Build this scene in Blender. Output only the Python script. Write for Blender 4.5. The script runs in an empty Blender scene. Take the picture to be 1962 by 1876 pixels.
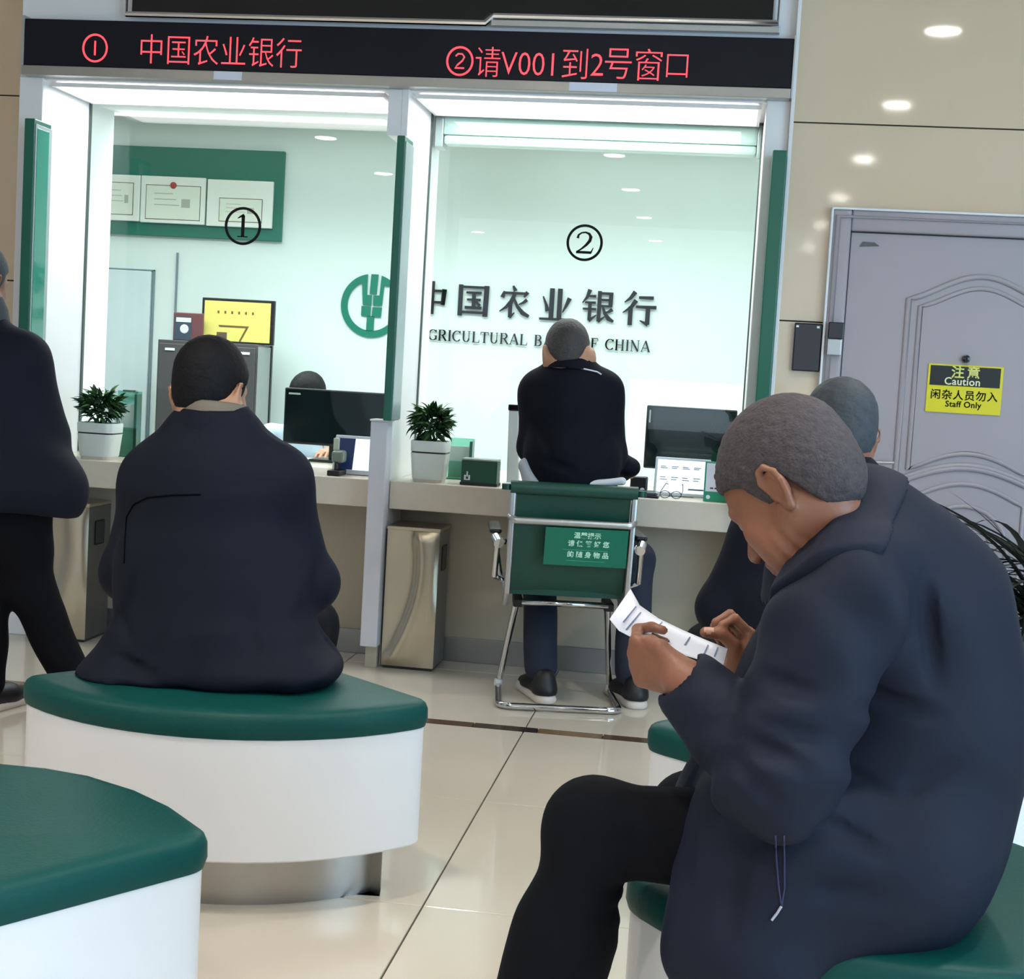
import bpy, bmesh, math, random
import numpy as np
from mathutils import Matrix, Vector
random.seed(7)
RNG = np.random.default_rng(11)
SC = bpy.context.scene
COL = SC.collection
# ------------------------------------------------------------------ camera
FPX, YAW, PITCH, ROLL, CAMH = 2850.0, .1369, .0788, .0578, 1.2
_f = np.array([-math.sin(YAW)*math.cos(PITCH), math.cos(YAW)*math.cos(PITCH), -math.sin(PITCH)])
_r0 = np.array([math.cos(YAW), math.sin(YAW), 0]); _u0 = np.cross(_r0, _f)
CR = math.cos(ROLL)*_r0 + math.sin(ROLL)*_u0
CU = -math.sin(ROLL)*_r0 + math.cos(ROLL)*_u0
CO = np.array([0, 0, CAMH])
cam = bpy.data.cameras.new('camera'); camo = bpy.data.objects.new('camera', cam); COL.objects.link(camo)
cam.sensor_width = 36; cam.lens = FPX*36/1962; cam.clip_start = .05; cam.clip_end = 60
camo.matrix_world = Matrix(((CR[0], CU[0], -_f[0], 0), (CR[1], CU[1], -_f[1], 0), (CR[2], CU[2], -_f[2], CAMH), (0, 0, 0, 1)))
SC.camera = camo
# ------------------------------------------------------------------ world, lights, exposure
w = bpy.data.worlds.new('world'); SC.world = w; w.use_nodes = True
bg = w.node_tree.nodes['Background']; bg.inputs[0].default_value = (.80, .90, 1, 1); bg.inputs[1].default_value = .38
def area(name, loc, target, sx, sy, power, col, spread=180):
    l = bpy.data.lights.new(name, 'AREA'); l.shape = 'RECTANGLE'; l.size = sx; l.size_y = sy
    l.energy = power; l.color = col; l.spread = math.radians(spread)
    o = bpy.data.objects.new(name, l); COL.objects.link(o); o.location = loc
    o.rotation_euler = (Vector(target)-Vector(loc)).to_track_quat('-Z', 'Y').to_euler()
    return o
area('daylight_glass_front', (4.4, .2, 1.6), (.2, 2.9, .8), 3.6, 2.6, 200, (.44, .74, 1))
area('daylight_rear', (-1.0, -5.5, 1.8), (-.5, 3.5, .8), 5.0, 2.4, 52, (.70, .85, 1))
SC.view_settings.view_transform = 'Standard'; SC.view_settings.look = 'None'
SC.view_settings.exposure = 0.0; SC.view_settings.gamma = 1.0; SC.view_settings.use_curve_mapping = False

# ------------------------------------------------------------------ helpers
def at(px, py, y):                      # world point at depth y that the photograph shows at a pixel
    d = _f*FPX + CR*(px-981) - CU*(py-938); return CO + d*(y/d[1])
def atz(px, py, z):
    d = _f*FPX + CR*(px-981) - CU*(py-938); return CO + d*((z-CAMH)/d[2])
def lin(c):
    c = c/255.0
    return c/12.92 if c <= .04045 else ((c+.055)/1.055)**2.4
MATS = {}
def M(name, rgb, rough=.5, metal=0., spec=.5, coat=0., emit=0., bump=0., bscale=40., var=.06, vscale=6., sheen=0., aniso=0., ecol=None):
    if name in MATS: return MATS[name]
    m = bpy.data.materials.new(name); m.use_nodes = True; nt = m.node_tree
    b = nt.nodes['Principled BSDF']; c = tuple(lin(v) for v in rgb)
    b.inputs['Roughness'].default_value = rough; b.inputs['Metallic'].default_value = metal
    b.inputs['Specular IOR Level'].default_value = spec; b.inputs['Coat Weight'].default_value = coat
    b.inputs['Sheen Weight'].default_value = sheen
    tc = nt.nodes.new('ShaderNodeTexCoord')
    n = nt.nodes.new('ShaderNodeTexNoise'); n.inputs['Scale'].default_value = vscale; n.inputs['Detail'].default_value = 3
    nt.links.new(tc.outputs['Object'], n.inputs['Vector'])
    mix = nt.nodes.new('ShaderNodeMix'); mix.data_type = 'RGBA'
    mix.inputs[6].default_value = (*[v*(1-var) for v in c], 1); mix.inputs[7].default_value = (*[min(1, v*(1+var)) for v in c], 1)
    nt.links.new(n.outputs[0], mix.inputs[0]); nt.links.new(mix.outputs[2], b.inputs['Base Color'])
    if bump:
        n2 = nt.nodes.new('ShaderNodeTexNoise'); n2.inputs['Scale'].default_value = bscale; n2.inputs['Detail'].default_value = 4
        nt.links.new(tc.outputs['Object'], n2.inputs['Vector'])
        bp = nt.nodes.new('ShaderNodeBump'); bp.inputs['Strength'].default_value = bump; bp.inputs['Distance'].default_value = .01
        nt.links.new(n2.outputs[0], bp.inputs['Height']); nt.links.new(bp.outputs[0], b.inputs['Normal'])
    if emit:
        b.inputs['Emission Color'].default_value = (*(ecol or c), 1); b.inputs['Emission Strength'].default_value = emit
    MATS[name] = m; return m
def glass_mat(name, tint, refl=1.0, rough=0.0):
    m = bpy.data.materials.new(name); m.use_nodes = True; nt = m.node_tree; nt.nodes.clear()
    o = nt.nodes.new('ShaderNodeOutputMaterial'); mx = nt.nodes.new('ShaderNodeMixShader')
    t = nt.nodes.new('ShaderNodeBsdfTransparent'); t.inputs[0].default_value = (*tint, 1)
    g = nt.nodes.new('ShaderNodeBsdfGlossy'); g.inputs['Roughness'].default_value = rough
    fr = nt.nodes.new('ShaderNodeFresnel'); fr.inputs[0].default_value = 1.5
    mu = nt.nodes.new('ShaderNodeMath'); mu.operation = 'MULTIPLY'; mu.inputs[1].default_value = refl
    nt.links.new(fr.outputs[0], mu.inputs[0]); nt.links.new(mu.outputs[0], mx.inputs[0])
    nt.links.new(t.outputs[0], mx.inputs[1]); nt.links.new(g.outputs[0], mx.inputs[2]); nt.links.new(mx.outputs[0], o.inputs[0])
    return m
def V(p): return Vector((float(p[0]), float(p[1]), float(p[2])))

class MB:
    def __init__(s): s.bm = bmesh.new()
    def box(s, lo, hi, bev=0., seg=2, Mx=None):
        b2 = bmesh.new(); bmesh.ops.create_cube(b2, size=1)
        lo = V(lo); hi = V(hi)
        for v in b2.verts: v.co = Vector([(lo[i]+hi[i])/2 + v.co[i]*(hi[i]-lo[i]) for i in range(3)])
        if bev: bmesh.ops.bevel(b2, geom=b2.edges[:], offset=bev, segments=seg, profile=.5, affect='EDGES')
        if Mx is not None: bmesh.ops.transform(b2, matrix=Mx, verts=b2.verts[:])
        return s._join(b2)
    def _join(s, b2):
        me = bpy.data.meshes.new('tmp'); b2.to_mesh(me); b2.free(); s.bm.from_mesh(me); bpy.data.meshes.remove(me); return s
    def poly(s, pts, ext, bev=0., seg=2):         # planar polygon pushed along the vector ext
        b2 = bmesh.new(); vs = [b2.verts.new(V(p)) for p in pts]; f = b2.faces.new(vs)
        r = bmesh.ops.extrude_face_region(b2, geom=[f])
        bmesh.ops.translate(b2, vec=V(ext), verts=[e for e in r['geom'] if isinstance(e, bmesh.types.BMVert)])
        bmesh.ops.recalc_face_normals(b2, faces=b2.faces[:])
        if bev: bmesh.ops.bevel(b2, geom=b2.edges[:], offset=bev, segments=seg, profile=.5, affect='EDGES')
        return s._join(b2)
    def tube(s, pts, r, seg=10, closed=False, flat=None):
        P = [V(p) for p in pts]; n = len(P); rs = r if isinstance(r, (list, tuple)) else [r]*n
        rings = []; nrm = None
        for i in range(n):
            if closed: t = (P[(i+1) % n]-P[i-1]).normalized()
            else: t = (P[min(i+1, n-1)]-P[max(i-1, 0)]).normalized()
            if nrm is None:
                nrm = t.orthogonal().normalized() if flat is None else (V(flat)-t*V(flat).dot(t)).normalized()
            else: nrm = (nrm-t*nrm.dot(t)).normalized()
            bi = t.cross(nrm)
            rings.append([s.bm.verts.new(P[i]+(nrm*math.cos(a)+bi*math.sin(a))*rs[i]) for a in [2*math.pi*k/seg for k in range(seg)]])
        m = n if closed else n-1
        for i in range(m):
            A, B = rings[i], rings[(i+1) % n]
            for k in range(seg): s.bm.faces.new((A[k], A[(k+1) % seg], B[(k+1) % seg], B[k]))
        if not closed:
            s.bm.faces.new(rings[0][::-1]); s.bm.faces.new(rings[-1])
        return s
    def lathe(s, prof, c, seg=24, sq=0., axis='z'):         # prof: (radius, height) pairs; sq: 0 round .. 1 square
        rings = []
        for r, h in prof:
            ring = []
            for k in range(seg):
                a = 2*math.pi*k/seg; ca, sa = math.cos(a), math.sin(a)
                q = (abs(ca)**(2+6*sq)+abs(sa)**(2+6*sq))**(-1/(2+6*sq)) if sq else 1
                p = (c[0]+r*q*ca, c[1]+r*q*sa, c[2]+h) if axis == 'z' else (c[0]+r*q*ca, c[1]+h, c[2]+r*q*sa)
                ring.append(s.bm.verts.new(p))
            rings.append(ring)
        for A, B in zip(rings, rings[1:]):
            for k in range(seg): s.bm.faces.new((A[k], A[(k+1) % seg], B[(k+1) % seg], B[k]))
        s.bm.faces.new(rings[0][::-1]); s.bm.faces.new(rings[-1])
        return s
    def ribbon(s, pts, ws, o, ux, uz, th, sc):     # brush stroke in the plane o + x*ux + y*uz
        P = [Vector((p[0], p[1], 0)) for p in pts]; n = len(P); ws = ws if isinstance(ws, (list, tuple)) else [ws]*n
        L, Rr = [], []
        for i in range(n):
            t = (P[min(i+1, n-1)]-P[max(i-1, 0)]).normalized(); q = Vector((-t.y, t.x, 0))*ws[i]/2
            L.append(P[i]+q); Rr.append(P[i]-q)
        o = V(o); ux = V(ux); uz = V(uz); nn = ux.cross(uz).normalized()*th
        W = lambda p: o+ux*p.x*sc+uz*p.y*sc
        fr = [[s.bm.verts.new(W(p)+d) for p in X] for X in (L, Rr) for d in (nn, nn*0)]
        a, b, c, d = fr
        for i in range(n-1):
            s.bm.faces.new((c[i], c[i+1], a[i+1], a[i])); s.bm.faces.new((b[i], b[i+1], d[i+1], d[i]))
            s.bm.faces.new((a[i], a[i+1], b[i+1], b[i])); s.bm.faces.new((d[i], d[i+1], c[i+1], c[i]))
        s.bm.faces.new((a[0], b[0], d[0], c[0])); s.bm.faces.new((c[-1], d[-1], b[-1], a[-1]))
        return s
    def build(s, name, mat, parent=None, smooth=False, mats=None):
        bmesh.ops.recalc_face_normals(s.bm, faces=s.bm.faces[:])
        me = bpy.data.meshes.new(name); s.bm.to_mesh(me); s.bm.free()
        return link(name, me, mat, parent, smooth)
def link(name, me, mat, parent=None, smooth=False):
    for m in (mat if isinstance(mat, (list, tuple)) else [mat]): me.materials.append(m)
    if smooth is True: me.polygons.foreach_set('use_smooth', [True]*len(me.polygons))
    elif smooth: me.set_sharp_from_angle(angle=math.radians(smooth)) if False else me.polygons.foreach_set('use_smooth', [True]*len(me.polygons))
    if smooth and smooth is not True: me.set_sharp_from_angle(angle=math.radians(smooth))
    o = bpy.data.objects.new(name, me); COL.objects.link(o)
    if parent is not None:
        o.parent = parent; o.matrix_parent_inverse = WORLD[parent.name].inverted()
    else:
        n = len(me.vertices)
        if n:
            co = np.empty(n*3); me.vertices.foreach_get('co', co); co = co.reshape(-1, 3)
            b = np.array([(co[:, 0].min()+co[:, 0].max())/2, (co[:, 1].min()+co[:, 1].max())/2, co[:, 2].min()])
            me.vertices.foreach_set('co', (co-b).ravel()); o.location = b
    WORLD[o.name] = Matrix.Translation(o.location) if parent is None else Matrix.Identity(4)
    return o
WORLD = {}
def tag(o, label=None, cat=None, group=None, kind=None):
    if label: o['label'] = label
    if cat: o['category'] = cat
    if group: o['group'] = group
    if kind: o['kind'] = kind
    return o
def thing(name, label, cat, loc, group=None):
    o = bpy.data.objects.new(name, None); COL.objects.link(o); o.location = V(loc); o.empty_display_size = .1
    WORLD[o.name] = Matrix.Translation(o.location)
    return tag(o, label, cat, group)
def struct(o): o['kind'] = 'structure'; return o
def inst(name, me, Mx, parent):       # one more object that shares mesh data
    o = bpy.data.objects.new(name, me); COL.objects.link(o); o.parent = parent
    o.matrix_parent_inverse = WORLD[parent.name].inverted(); o.matrix_basis = Mx; return o
def text_mesh(s, size, spacing=1.0, bold=0.0, ext=.001):
    cu = bpy.data.curves.new('t', 'FONT'); cu.body = s; cu.size = size; cu.extrude = ext; cu.offset = bold
    cu.align_x = 'CENTER'; cu.align_y = 'CENTER'; cu.space_character = spacing; cu.resolution_u = 3
    ob = bpy.data.objects.new('t', cu); COL.objects.link(ob); dg = bpy.context.evaluated_depsgraph_get()
    me = bpy.data.meshes.new_from_object(ob.evaluated_get(dg)); bpy.data.objects.remove(ob); bpy.data.curves.remove(cu)
    me.materials.clear(); return me
def put_text(name, s, size, c, mat, parent, spacing=1.0, bold=0.0, ext=.001, width=None, R=None):
    me = text_mesh(s, size, spacing, bold, ext)
    T = Matrix.Translation(V(c)) @ (R or Matrix.Rotation(math.pi/2, 4, 'X'))
    if width:
        xs = [v.co.x for v in me.vertices]; k = width/(max(xs)-min(xs)); T = T @ Matrix.Diagonal((k, 1, 1, 1))
    me.transform(T); me.update(); return link(name, me, mat, parent)

# ------------------------------------------------------------------ materials
white = M('white_lacquer', (236, 236, 238), .35, var=.02)
grout = M('dark_grout', (60, 55, 50), .8)
tilem = M('cream_tile', (206, 198, 184), .07, spec=.6, var=.04, vscale=3)
beige = M('beige_gloss_panel', (218, 197, 169), .05, spec=.5, var=.03, vscale=1.5)
ceilm = M('ceiling_paint', (225, 223, 218), .8, var=.02)
counterm = M('counter_stone', (214, 204, 188), .25, var=.05, vscale=30)
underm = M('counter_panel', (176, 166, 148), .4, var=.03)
steel = M('brushed_steel', (176, 174, 170), .32, metal=1., var=.08, vscale=12)
greysteel = M('grey_kick_steel', (150, 148, 146), .4, metal=.8, var=.05)
chrome = M('chrome', (205, 205, 208), .08, metal=1., var=.02)
alu = M('satin_aluminium', (190, 192, 192), .35, metal=.9, var=.03)
leather = M('green_leather', (8, 70, 66), .45, spec=.2, bump=.08, bscale=160, var=.08)
dkgreen = M('dark_green_leather', (8, 66, 54), .4, bump=.08, bscale=160, var=.06)
stoolw = M('stool_white', (232, 232, 234), .3, var=.02)
black = M('black_plastic', (16, 17, 20), .35)
gblack = M('black_gloss', (10, 11, 16), .08)
ledblack = M('led_board_black', (11, 12, 25), .35, spec=.25)
ledred = M('led_red', (255, 60, 75), .5, emit=1.0, ecol=(1.0, .10, .13))
green = M('fin_green', (20, 96, 76), .3)
teal = M('fin_teal_acrylic', (0, 128, 108), .12, coat=.6)
finedge = M('fin_pale_edge', (150, 166, 166), .3)
lamp = M('lamp_diffuser', (255, 255, 255), .5, emit=2.2, ecol=(1, 1, .98))
lamp2 = M('lamp_diffuser_inner', (255, 255, 255), .5, emit=1.15, ecol=(.95, 1, .98))
dlamp = M('downlight_lens', (255, 255, 250), .5, emit=22, ecol=(1, .97, .92))
inwhite = M('interior_wall_paint', (226, 238, 235), .6, var=.015)
logo_g = M('logo_green', (0, 122, 98), .35)
ink = M('black_lettering', (5, 6, 7), .6, spec=.1)
doorm = M('door_lavender_grey', (168, 160, 166), .34, spec=.5, var=.02)
yellow = M('caution_yellow', (226, 214, 20), .45)
potw = M('pot_white', (218, 226, 222), .3)
leafm = M('leaf_green', (78, 128, 66), .45, var=.35, vscale=25)
leafd = M('leaf_dark_green', (40, 86, 48), .45, var=.3, vscale=25)
palmm = M('palm_grey_green', (58, 66, 60), .5, var=.3, vscale=20)
soil = M('soil', (40, 32, 26), .9, bump=.4)
paper = M('paper_white', (228, 232, 246), .6, var=.02)
printg = M('print_grey', (120, 135, 165), .7)
navy = M('navy_cloth', (23, 29, 45), .7, spec=.2, bump=.04, bscale=260, var=.1)
navy2 = M('dark_navy_cloth', (17, 21, 35), .75, spec=.18, bump=.04, bscale=260, var=.1)
trous = M('black_trousers', (14, 15, 21), .85, spec=.12, bump=.1, bscale=260, var=.1)
skin = M('tan_skin', (138, 90, 68), .5, bump=.06, bscale=120, var=.12, vscale=18)
skin2 = M('pale_skin', (178, 132, 104), .5, bump=.05, bscale=120, var=.08, vscale=18)
lips = M('lip_skin', (140, 78, 66), .45)
eyew = M('eye_white', (215, 210, 205), .2)
nailm = M('finger_nail', (196, 150, 132), .3)
hairb = M('black_hair', (16, 14, 18), .65, spec=.2, bump=.25, bscale=140, var=.25, vscale=90)
hairg = M('grey_hair', (74, 68, 71), .6, spec=.2, bump=.35, bscale=260, var=.5, vscale=110)
hairg2 = M('dark_grey_hair', (66, 72, 78), .62, spec=.2, bump=.3, bscale=120, var=.3, vscale=60)
shirtw = M('white_shirt', (220, 222, 228), .7, bump=.1)
shirtb = M('pale_blue_shirt', (196, 214, 232), .7, bump=.1)
shoeb = M('black_shoe', (20, 20, 24), .5)
sole = M('pale_shoe_sole', (214, 204, 196), .6)
frame_dark = M('dark_frame', (30, 28, 32), .4)
cabm = M('grey_steel_cabinet', (84, 82, 84), .4, metal=.2)
glassm = glass_mat('counter_glass', (.925, .975, .965), .68)
acryl = glass_mat('green_acrylic', (.55, .80, .72), 1.0)
screen_w = M('screen_white', (225, 240, 250), .2, emit=.75, ecol=(.85, .95, 1))
screen_b = M('screen_blue', (28, 48, 92), .2, emit=.15)
monm = M('monitor_back', (26, 32, 36), .3)

# ================================================================== SETTING
YW = 5.93      # plane of the beige wall and door
ft = MB().box((-6, -9, -.05), (5, 5.985, -.006)).build('floor', grout); struct(ft)
TS = .845; TX0 = -.587; TY0 = 4.88
tb = MB().box((-TS/2+.002, -TS/2+.002, -.012), (TS/2-.002, TS/2-.002, 0), .0015, 1)
tme = None
for k in range(17):
    for i in range(-6, 7):
        c = (TX0+TS*(i+.5), TY0-TS*(k+.5), 0)
        if not -5.8 < c[0] < 4.8: continue
        if tme is None:
            t0 = tb.build('tile', tilem, ft); tme = t0.data; t0.matrix_basis = Matrix.Translation(V(c)); first = t0
        else: inst('tile', tme, Matrix.Translation(V(c)), ft)
for i in range(-6, 7):
    x0 = TX0+TS*i
    if not -5.8 < x0 < 4.0: continue
    MB().box((x0+.002, 4.945, -.012), (x0+TS-.002, 5.79-.002, 0), .0015, 1).build('tile', tilem, ft)
    MB().box((x0+.002, 5.792, -.012), (x0+TS-.002, 5.985, 0), .0015, 1).build('tile', tilem, ft)
st = thing('trim_1', None, None, (0, 4.91, 0)); st['kind'] = 'structure'
for i, x0 in enumerate(np.arange(-5.6, 4.4, .22)):       # brown mosaic strip let into the floor
    MB().box((x0, 4.882, -.012), (x0+.216, 4.943, .0005)).build('mosaic_piece', M('mosaic_%d' % (i % 3), [(84, 62, 44), (50, 40, 34), (120, 96, 70)][(i*7+i//3) % 3], .2), st)
struct(MB().box((-6, -9, 3.0), (5, 5.97, 3.08)).build('ceiling', ceilm))
# beige wall: backing and big glossy panels with grooves
wb = MB().box((.19, YW+.012, 0), (5, YW+.1, 3.0)).box((-6, YW+.012, 0), (-2.886, YW+.1, 3.0)).build('wall_back', M('groove_dark', (70, 62, 52), .8)); struct(wb)
def panel(pts): MB().poly([(x, YW, z) for x, z in pts], (0, .02, 0)).build('panel', beige, wb)
Z = [.0, .699, 1.4605, 2.2235, 2.998]; g = .003
panel([(.19, Z[3]+g), (1.90, Z[3]+g), (1.90, Z[4]), (.19, Z[4])])
panel([(.19, Z[2]+g), (.372, Z[2]+g), (.372, 1.897), (1.53, 1.897), (1.53, Z[2]+g), (1.90, Z[2]+g), (1.90, Z[3]-g), (.19, Z[3]-g)])
for a, b in ((0, 1), (1, 2)):
    panel([(.19, Z[a]+g), (.372, Z[a]+g), (.372, Z[b]-g), (.19, Z[b]-g)])
    panel([(1.53, Z[a]+g), (1.90, Z[a]+g), (1.90, Z[b]-g), (1.53, Z[b]-g)])
for a in range(4):
    panel([(1.906, Z[a]+g), (3.6, Z[a]+g), (3.6, Z[a+1]-g), (1.906, Z[a+1]-g)])
    panel([(-4.6, Z[a]+g), (-2.887, Z[a]+g), (-2.887, Z[a+1]-g), (-4.6, Z[a+1]-g)])
struct(MB().box((.176, 5.72, 0), (.19, YW+.05, 2.998), .002).build('trim_2', white))
struct(MB().box((1.53, YW-.012, 0), (3.6, YW, .10), .002).build('baseboard_right', greysteel))
# ---------------- teller bay shell: columns, header, inner room
LX, CX0, CX1, RX = -2.785, -1.311, -1.283, .087
struct(MB().box((-2.886, 5.75, 0), (LX, 6.46, 2.27), .004).build('trim_3', white))
struct(MB().box((CX0, 5.75, 0), (CX1, 6.40, 2.27), .003).box((-1.366, 5.752, 2.09), (CX0+.002, 6.3, 2.268), .003).build('trim_4', white))
struct(MB().box((RX, 5.75, 0), (.176, 6.34, 2.27), .004).build('trim_5', white))
header = MB().box((-2.886, 5.76, 2.262), (.176, 6.5, 2.998)).build('wall_front', white); struct(header)
YB = 8.7
struct(MB().box((-5.2, YB, 0), (1.6, YB+.1, 2.75)).build('wall_inner', inwhite))
struct(MB().box((-5.2, 6.5, 0), (-5.1, YB, 2.75)).build('wall_left', inwhite))
struct(MB().box((.95, 6.5, 0), (1.05, YB, 2.75)).build('wall_right', inwhite))
ic = MB().box((-5.2, 6.5, 2.58), (1.6, YB, 2.68)).build('ceiling_inner', ceilm); struct(ic)
struct(MB().box((-5.2, 6.1, -.05), (1.6, YB, 0)).build('floor_inner', M('inner_floor', (170, 165, 158), .3)))
# windows: glass pane in a thin dark frame; the painted number is part of the pane
def window(name, x0, x1, dark):
    w_ = thing(name, None, None, (x0, 6.2, .744)); w_['kind'] = 'structure'
    MB().box((x0+.004, 6.196, .746), (x1-.004, 6.204, 2.252)).build('glass_pane', glassm, w_)
    fm = M('window_gasket', (70, 84, 80), .4)
    MB().box((x0, 6.19, .745), (x0+.006, 6.21, 2.26)).box((x1-.006, 6.19, .745), (x1, 6.21, 2.26)).box((x0, 6.19, 2.25), (x1, 6.21, 2.26)).build('frame', fm, w_)
    return w_
w1 = window('window_1', LX, CX0, 1); w2 = window('window_2', CX1, RX, 1)
SER = {
 '1': [([(50, 98), (50, 2)], 15), ([(54, 100), (40, 94), (24, 84)], [12, 9, 3]), ([(26, 2), (74, 2)], 5)],
 '2': [([(16, 70), (20, 86), (34, 96), (52, 99), (70, 92), (78, 78), (74, 60), (58, 40), (38, 22), (14, 6)], [13, 9, 7, 8, 12, 16, 15, 12, 8, 6]), ([(12, 5), (84, 5)], 12), ([(82, 4), (92, 28)], [8, 3])]}
for w_, px, py, d in ((w1, 465, 433, '1'), (w2, 1120, 465, '2')):
    c = at(px, py, 6.19); c2 = at(px+35, py, 6.19); R_ = (c2[0]-c[0])
    mb = MB()
    n = 48; ring = [(c[0]+R_*math.cos(2*math.pi*k/n), 6.192, c[2]+R_*math.sin(2*math.pi*k/n)) for k in range(n)]
    for k in range(n):
        a, b = ring[k], ring[(k+1) % n]; q = .86
        ai = (c[0]+(a[0]-c[0])*q, 6.192, c[2]+(a[2]-c[2])*q); bi = (c[0]+(b[0]-c[0])*q, 6.192, c[2]+(b[2]-c[2])*q)
        mb.poly([a, b, bi, ai], (0, .003, 0))
    h = R_*1.16
    for pts, ws in SER[d]: mb.ribbon(pts, ws, (c[0]-h*.5, 6.195, c[2]-h*.5), (1, 0, 0), (0, 0, 1), .003, h/100)
    mb.build('number_decal', ink, w_)
# bay soffit lights
def light_panel(name, label, x0, x1, y0, y1, z, group=None, mat=None):
    t = thing(name, label, 'light', ((x0+x1)/2, (y0+y1)/2, z), group)
    MB().box((x0, y0, z), (x1, y1, z+.010)).build('diffuser', mat or lamp, t)
    fr = MB()
    for lo, hi in (((x0-.012, y0-.012), (x1+.012, y0)), ((x0-.012, y1), (x1+.012, y1+.012)), ((x0-.012, y0), (x0, y1)), ((x1, y0), (x1+.012, y1))):
        fr.box((*lo, z-.004), (*hi, z+.012))
    fr.build('frame', M('light_frame_white', (228, 226, 224), .4), t); return t
light_panel('ceiling_light', 'wide white light panel in the soffit over counter window one', LX+.03, -1.40, 5.80, 6.165, 2.246)
light_panel('ceiling_light', 'wide white light panel in the soffit over counter window two', CX1+.03, RX-.03, 5.80, 6.165, 2.246)
light_panel('ceiling_light', 'long white light strip on the ceiling behind the glass of window one', -4.3, -1.6, 7.85, 8.45, 2.566, None, lamp2)
light_panel('ceiling_light', 'long white light strip on the ceiling behind the glass of window two', -1.2, .8, 7.85, 8.45, 2.566, None, lamp2)
area('inner_ceiling_light', (-2.7, 7.1, 2.55), (-2.7, 7.1, 0), 2.6, 1.0, 71, (.95, 1, .985), 150)
area('inner_ceiling_light', (-.3, 7.1, 2.55), (-.3, 7.1, 0), 2.0, 1.0, 55, (.95, 1, .985), 150)
area('bay_light', (-2.1, 5.98, 2.235), (-2.1, 5.98, 0), 1.2, .32, 10, (1, 1, 1))
area('bay_light', (-.6, 5.98, 2.235), (-.6, 5.98, 0), 1.2, .32, 10, (1, 1, 1))
# inner door (far left behind the glass)
d2 = thing('door_2', None, None, (-3.9, YB-.02, 0)); d2['kind'] = 'structure'
MB().box((-4.35, YB-.035, .02), (-3.47, YB-.002, 1.68), .004).build('leaf', M('inner_door_white', (214, 228, 232), .4), d2)
MB().box((-3.462, YB-.02, 0), (-3.455, YB-.001, 1.69)).box((-4.4, YB-.02, 1.683), (-3.455, YB-.001, 1.69)).box((-3.32, YB-.02, 0), (-3.312, YB-.001, 1.80)).build('frame', M('inner_door_edge', (120, 140, 150), .5), d2)
MB().tube([(-3.60, YB-.075, .95), (-3.52, YB-.075, .95)], .008).tube([(-3.53, YB-.08, .95), (-3.53, YB-.03, .95)], .008).build('handle', chrome, d2)
# downlights on the hall ceiling
for gi, (lab, xs, ys) in enumerate((('round ceiling downlight before the grey door', .945, (4.2, 2.24, .0, -2.4, -4.8, -7.5)),
                   ('round ceiling downlight before window two', -1.0, (2.2, .24, -1.9, -4.3, -7.0)),
                   ('round ceiling downlight before window one', -3.3, (2.2, .6, -1.45, -4.2, -6.9)))):
    for yi, y in enumerate(ys):
        t = thing('downlight', lab+', '+('nearest the wall', 'second from the wall', 'third from the wall', 'fourth from the wall', 'fifth from the wall', 'sixth from the wall')[yi], 'ceiling light', (xs, y, 2.97), 'downlights row %s' % ('by the door', 'by window two', 'by window one')[gi])
        MB().lathe([(.085, .012), (.085, .0), (.081, 0), (.081, .012)], (xs, y, 2.982), 24).build('lens', dlamp, t)
        MB().lathe([(.105, .03), (.105, .022), (.088, .016), (.088, .03)], (xs, y, 2.97), 24).build('trim_ring', white, t)
        l = bpy.data.lights.new('downlight_beam', 'SPOT'); l.energy = 78; l.color = (1, .93, .84); l.spot_size = math.radians(125); l.spot_blend = .8; l.shadow_soft_size = .09
        lo = bpy.data.objects.new('downlight_beam', l); COL.objects.link(lo); lo.location = (xs, y, 2.95); lo.parent = t; lo.matrix_parent_inverse = WORLD[t.name].inverted()

# ================================================================== FASCIA
t = thing('display_board', 'long black electronic display board with red lettering above both counter windows', 'sign', (-1.34, 5.70, 2.268))
bp_ = MB().box((-2.846, 5.702, 2.305), (.172, 5.80, 2.489), .004).build('panel', ledblack, t)
MB().box((-2.852, 5.694, 2.268), (.170, 5.80, 2.305), .002).build('trim_rail', steel, t)
MB().box((-2.858, 5.698, 2.27), (-2.846, 5.80, 2.50)).build('end_cap', alu, t)
MB().box((.172, 5.698, 2.27), (.178, 5.80, 2.50)).build('end_cap', alu, t)
def led(s, x0, y0, x1, y1, size, sp=1.0):
    a = at(x0, y0, 5.70); b = at(x1, y1, 5.70); c = (a+b)/2; c[1] = 5.7005
    put_text('lettering', s, size, c, ledred, bp_, sp, -.0014, .001, width=b[0]-a[0])
led('中国农业银行', 268, 98, 576, 107, .125)
led('请', 911, 123, 958, 124, .125); led('V001', 965, 124, 1066, 126, .125); led('到', 1078, 127, 1126, 128, .13); led('2', 1132, 126, 1156, 127, .12); led('号', 1159, 125, 1210, 127, .13); led('窗', 1217, 129, 1268, 130, .13); led('口', 1277, 128, 1318, 129, .11)
for px, py, s in ((182, 92, '1'), (881, 117, '2')):
    c = at(px, py, 5.6995); mb = MB(); n = 40
    mb.tube([(c[0]+.049*math.cos(2*math.pi*k/n), 5.700, c[2]+.052*math.sin(2*math.pi*k/n)) for k in range(n)], .0042, 6, True)
    if s == '1': mb.ribbon([(0, -28), (0, 28)], 7, (c[0], 5.701, c[2]), (1, 0, 0), (0, 0, 1), .002, .001)
    else: mb.ribbon([(-17, 18), (-8, 27), (8, 27), (17, 16), (10, 2), (-8, -14), (-18, -26), (18, -26)], 6, (c[0], 5.701, c[2]), (1, 0, 0), (0, 0, 1), .002, .001)
    mb.build('lettering', ledred, bp_)
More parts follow.
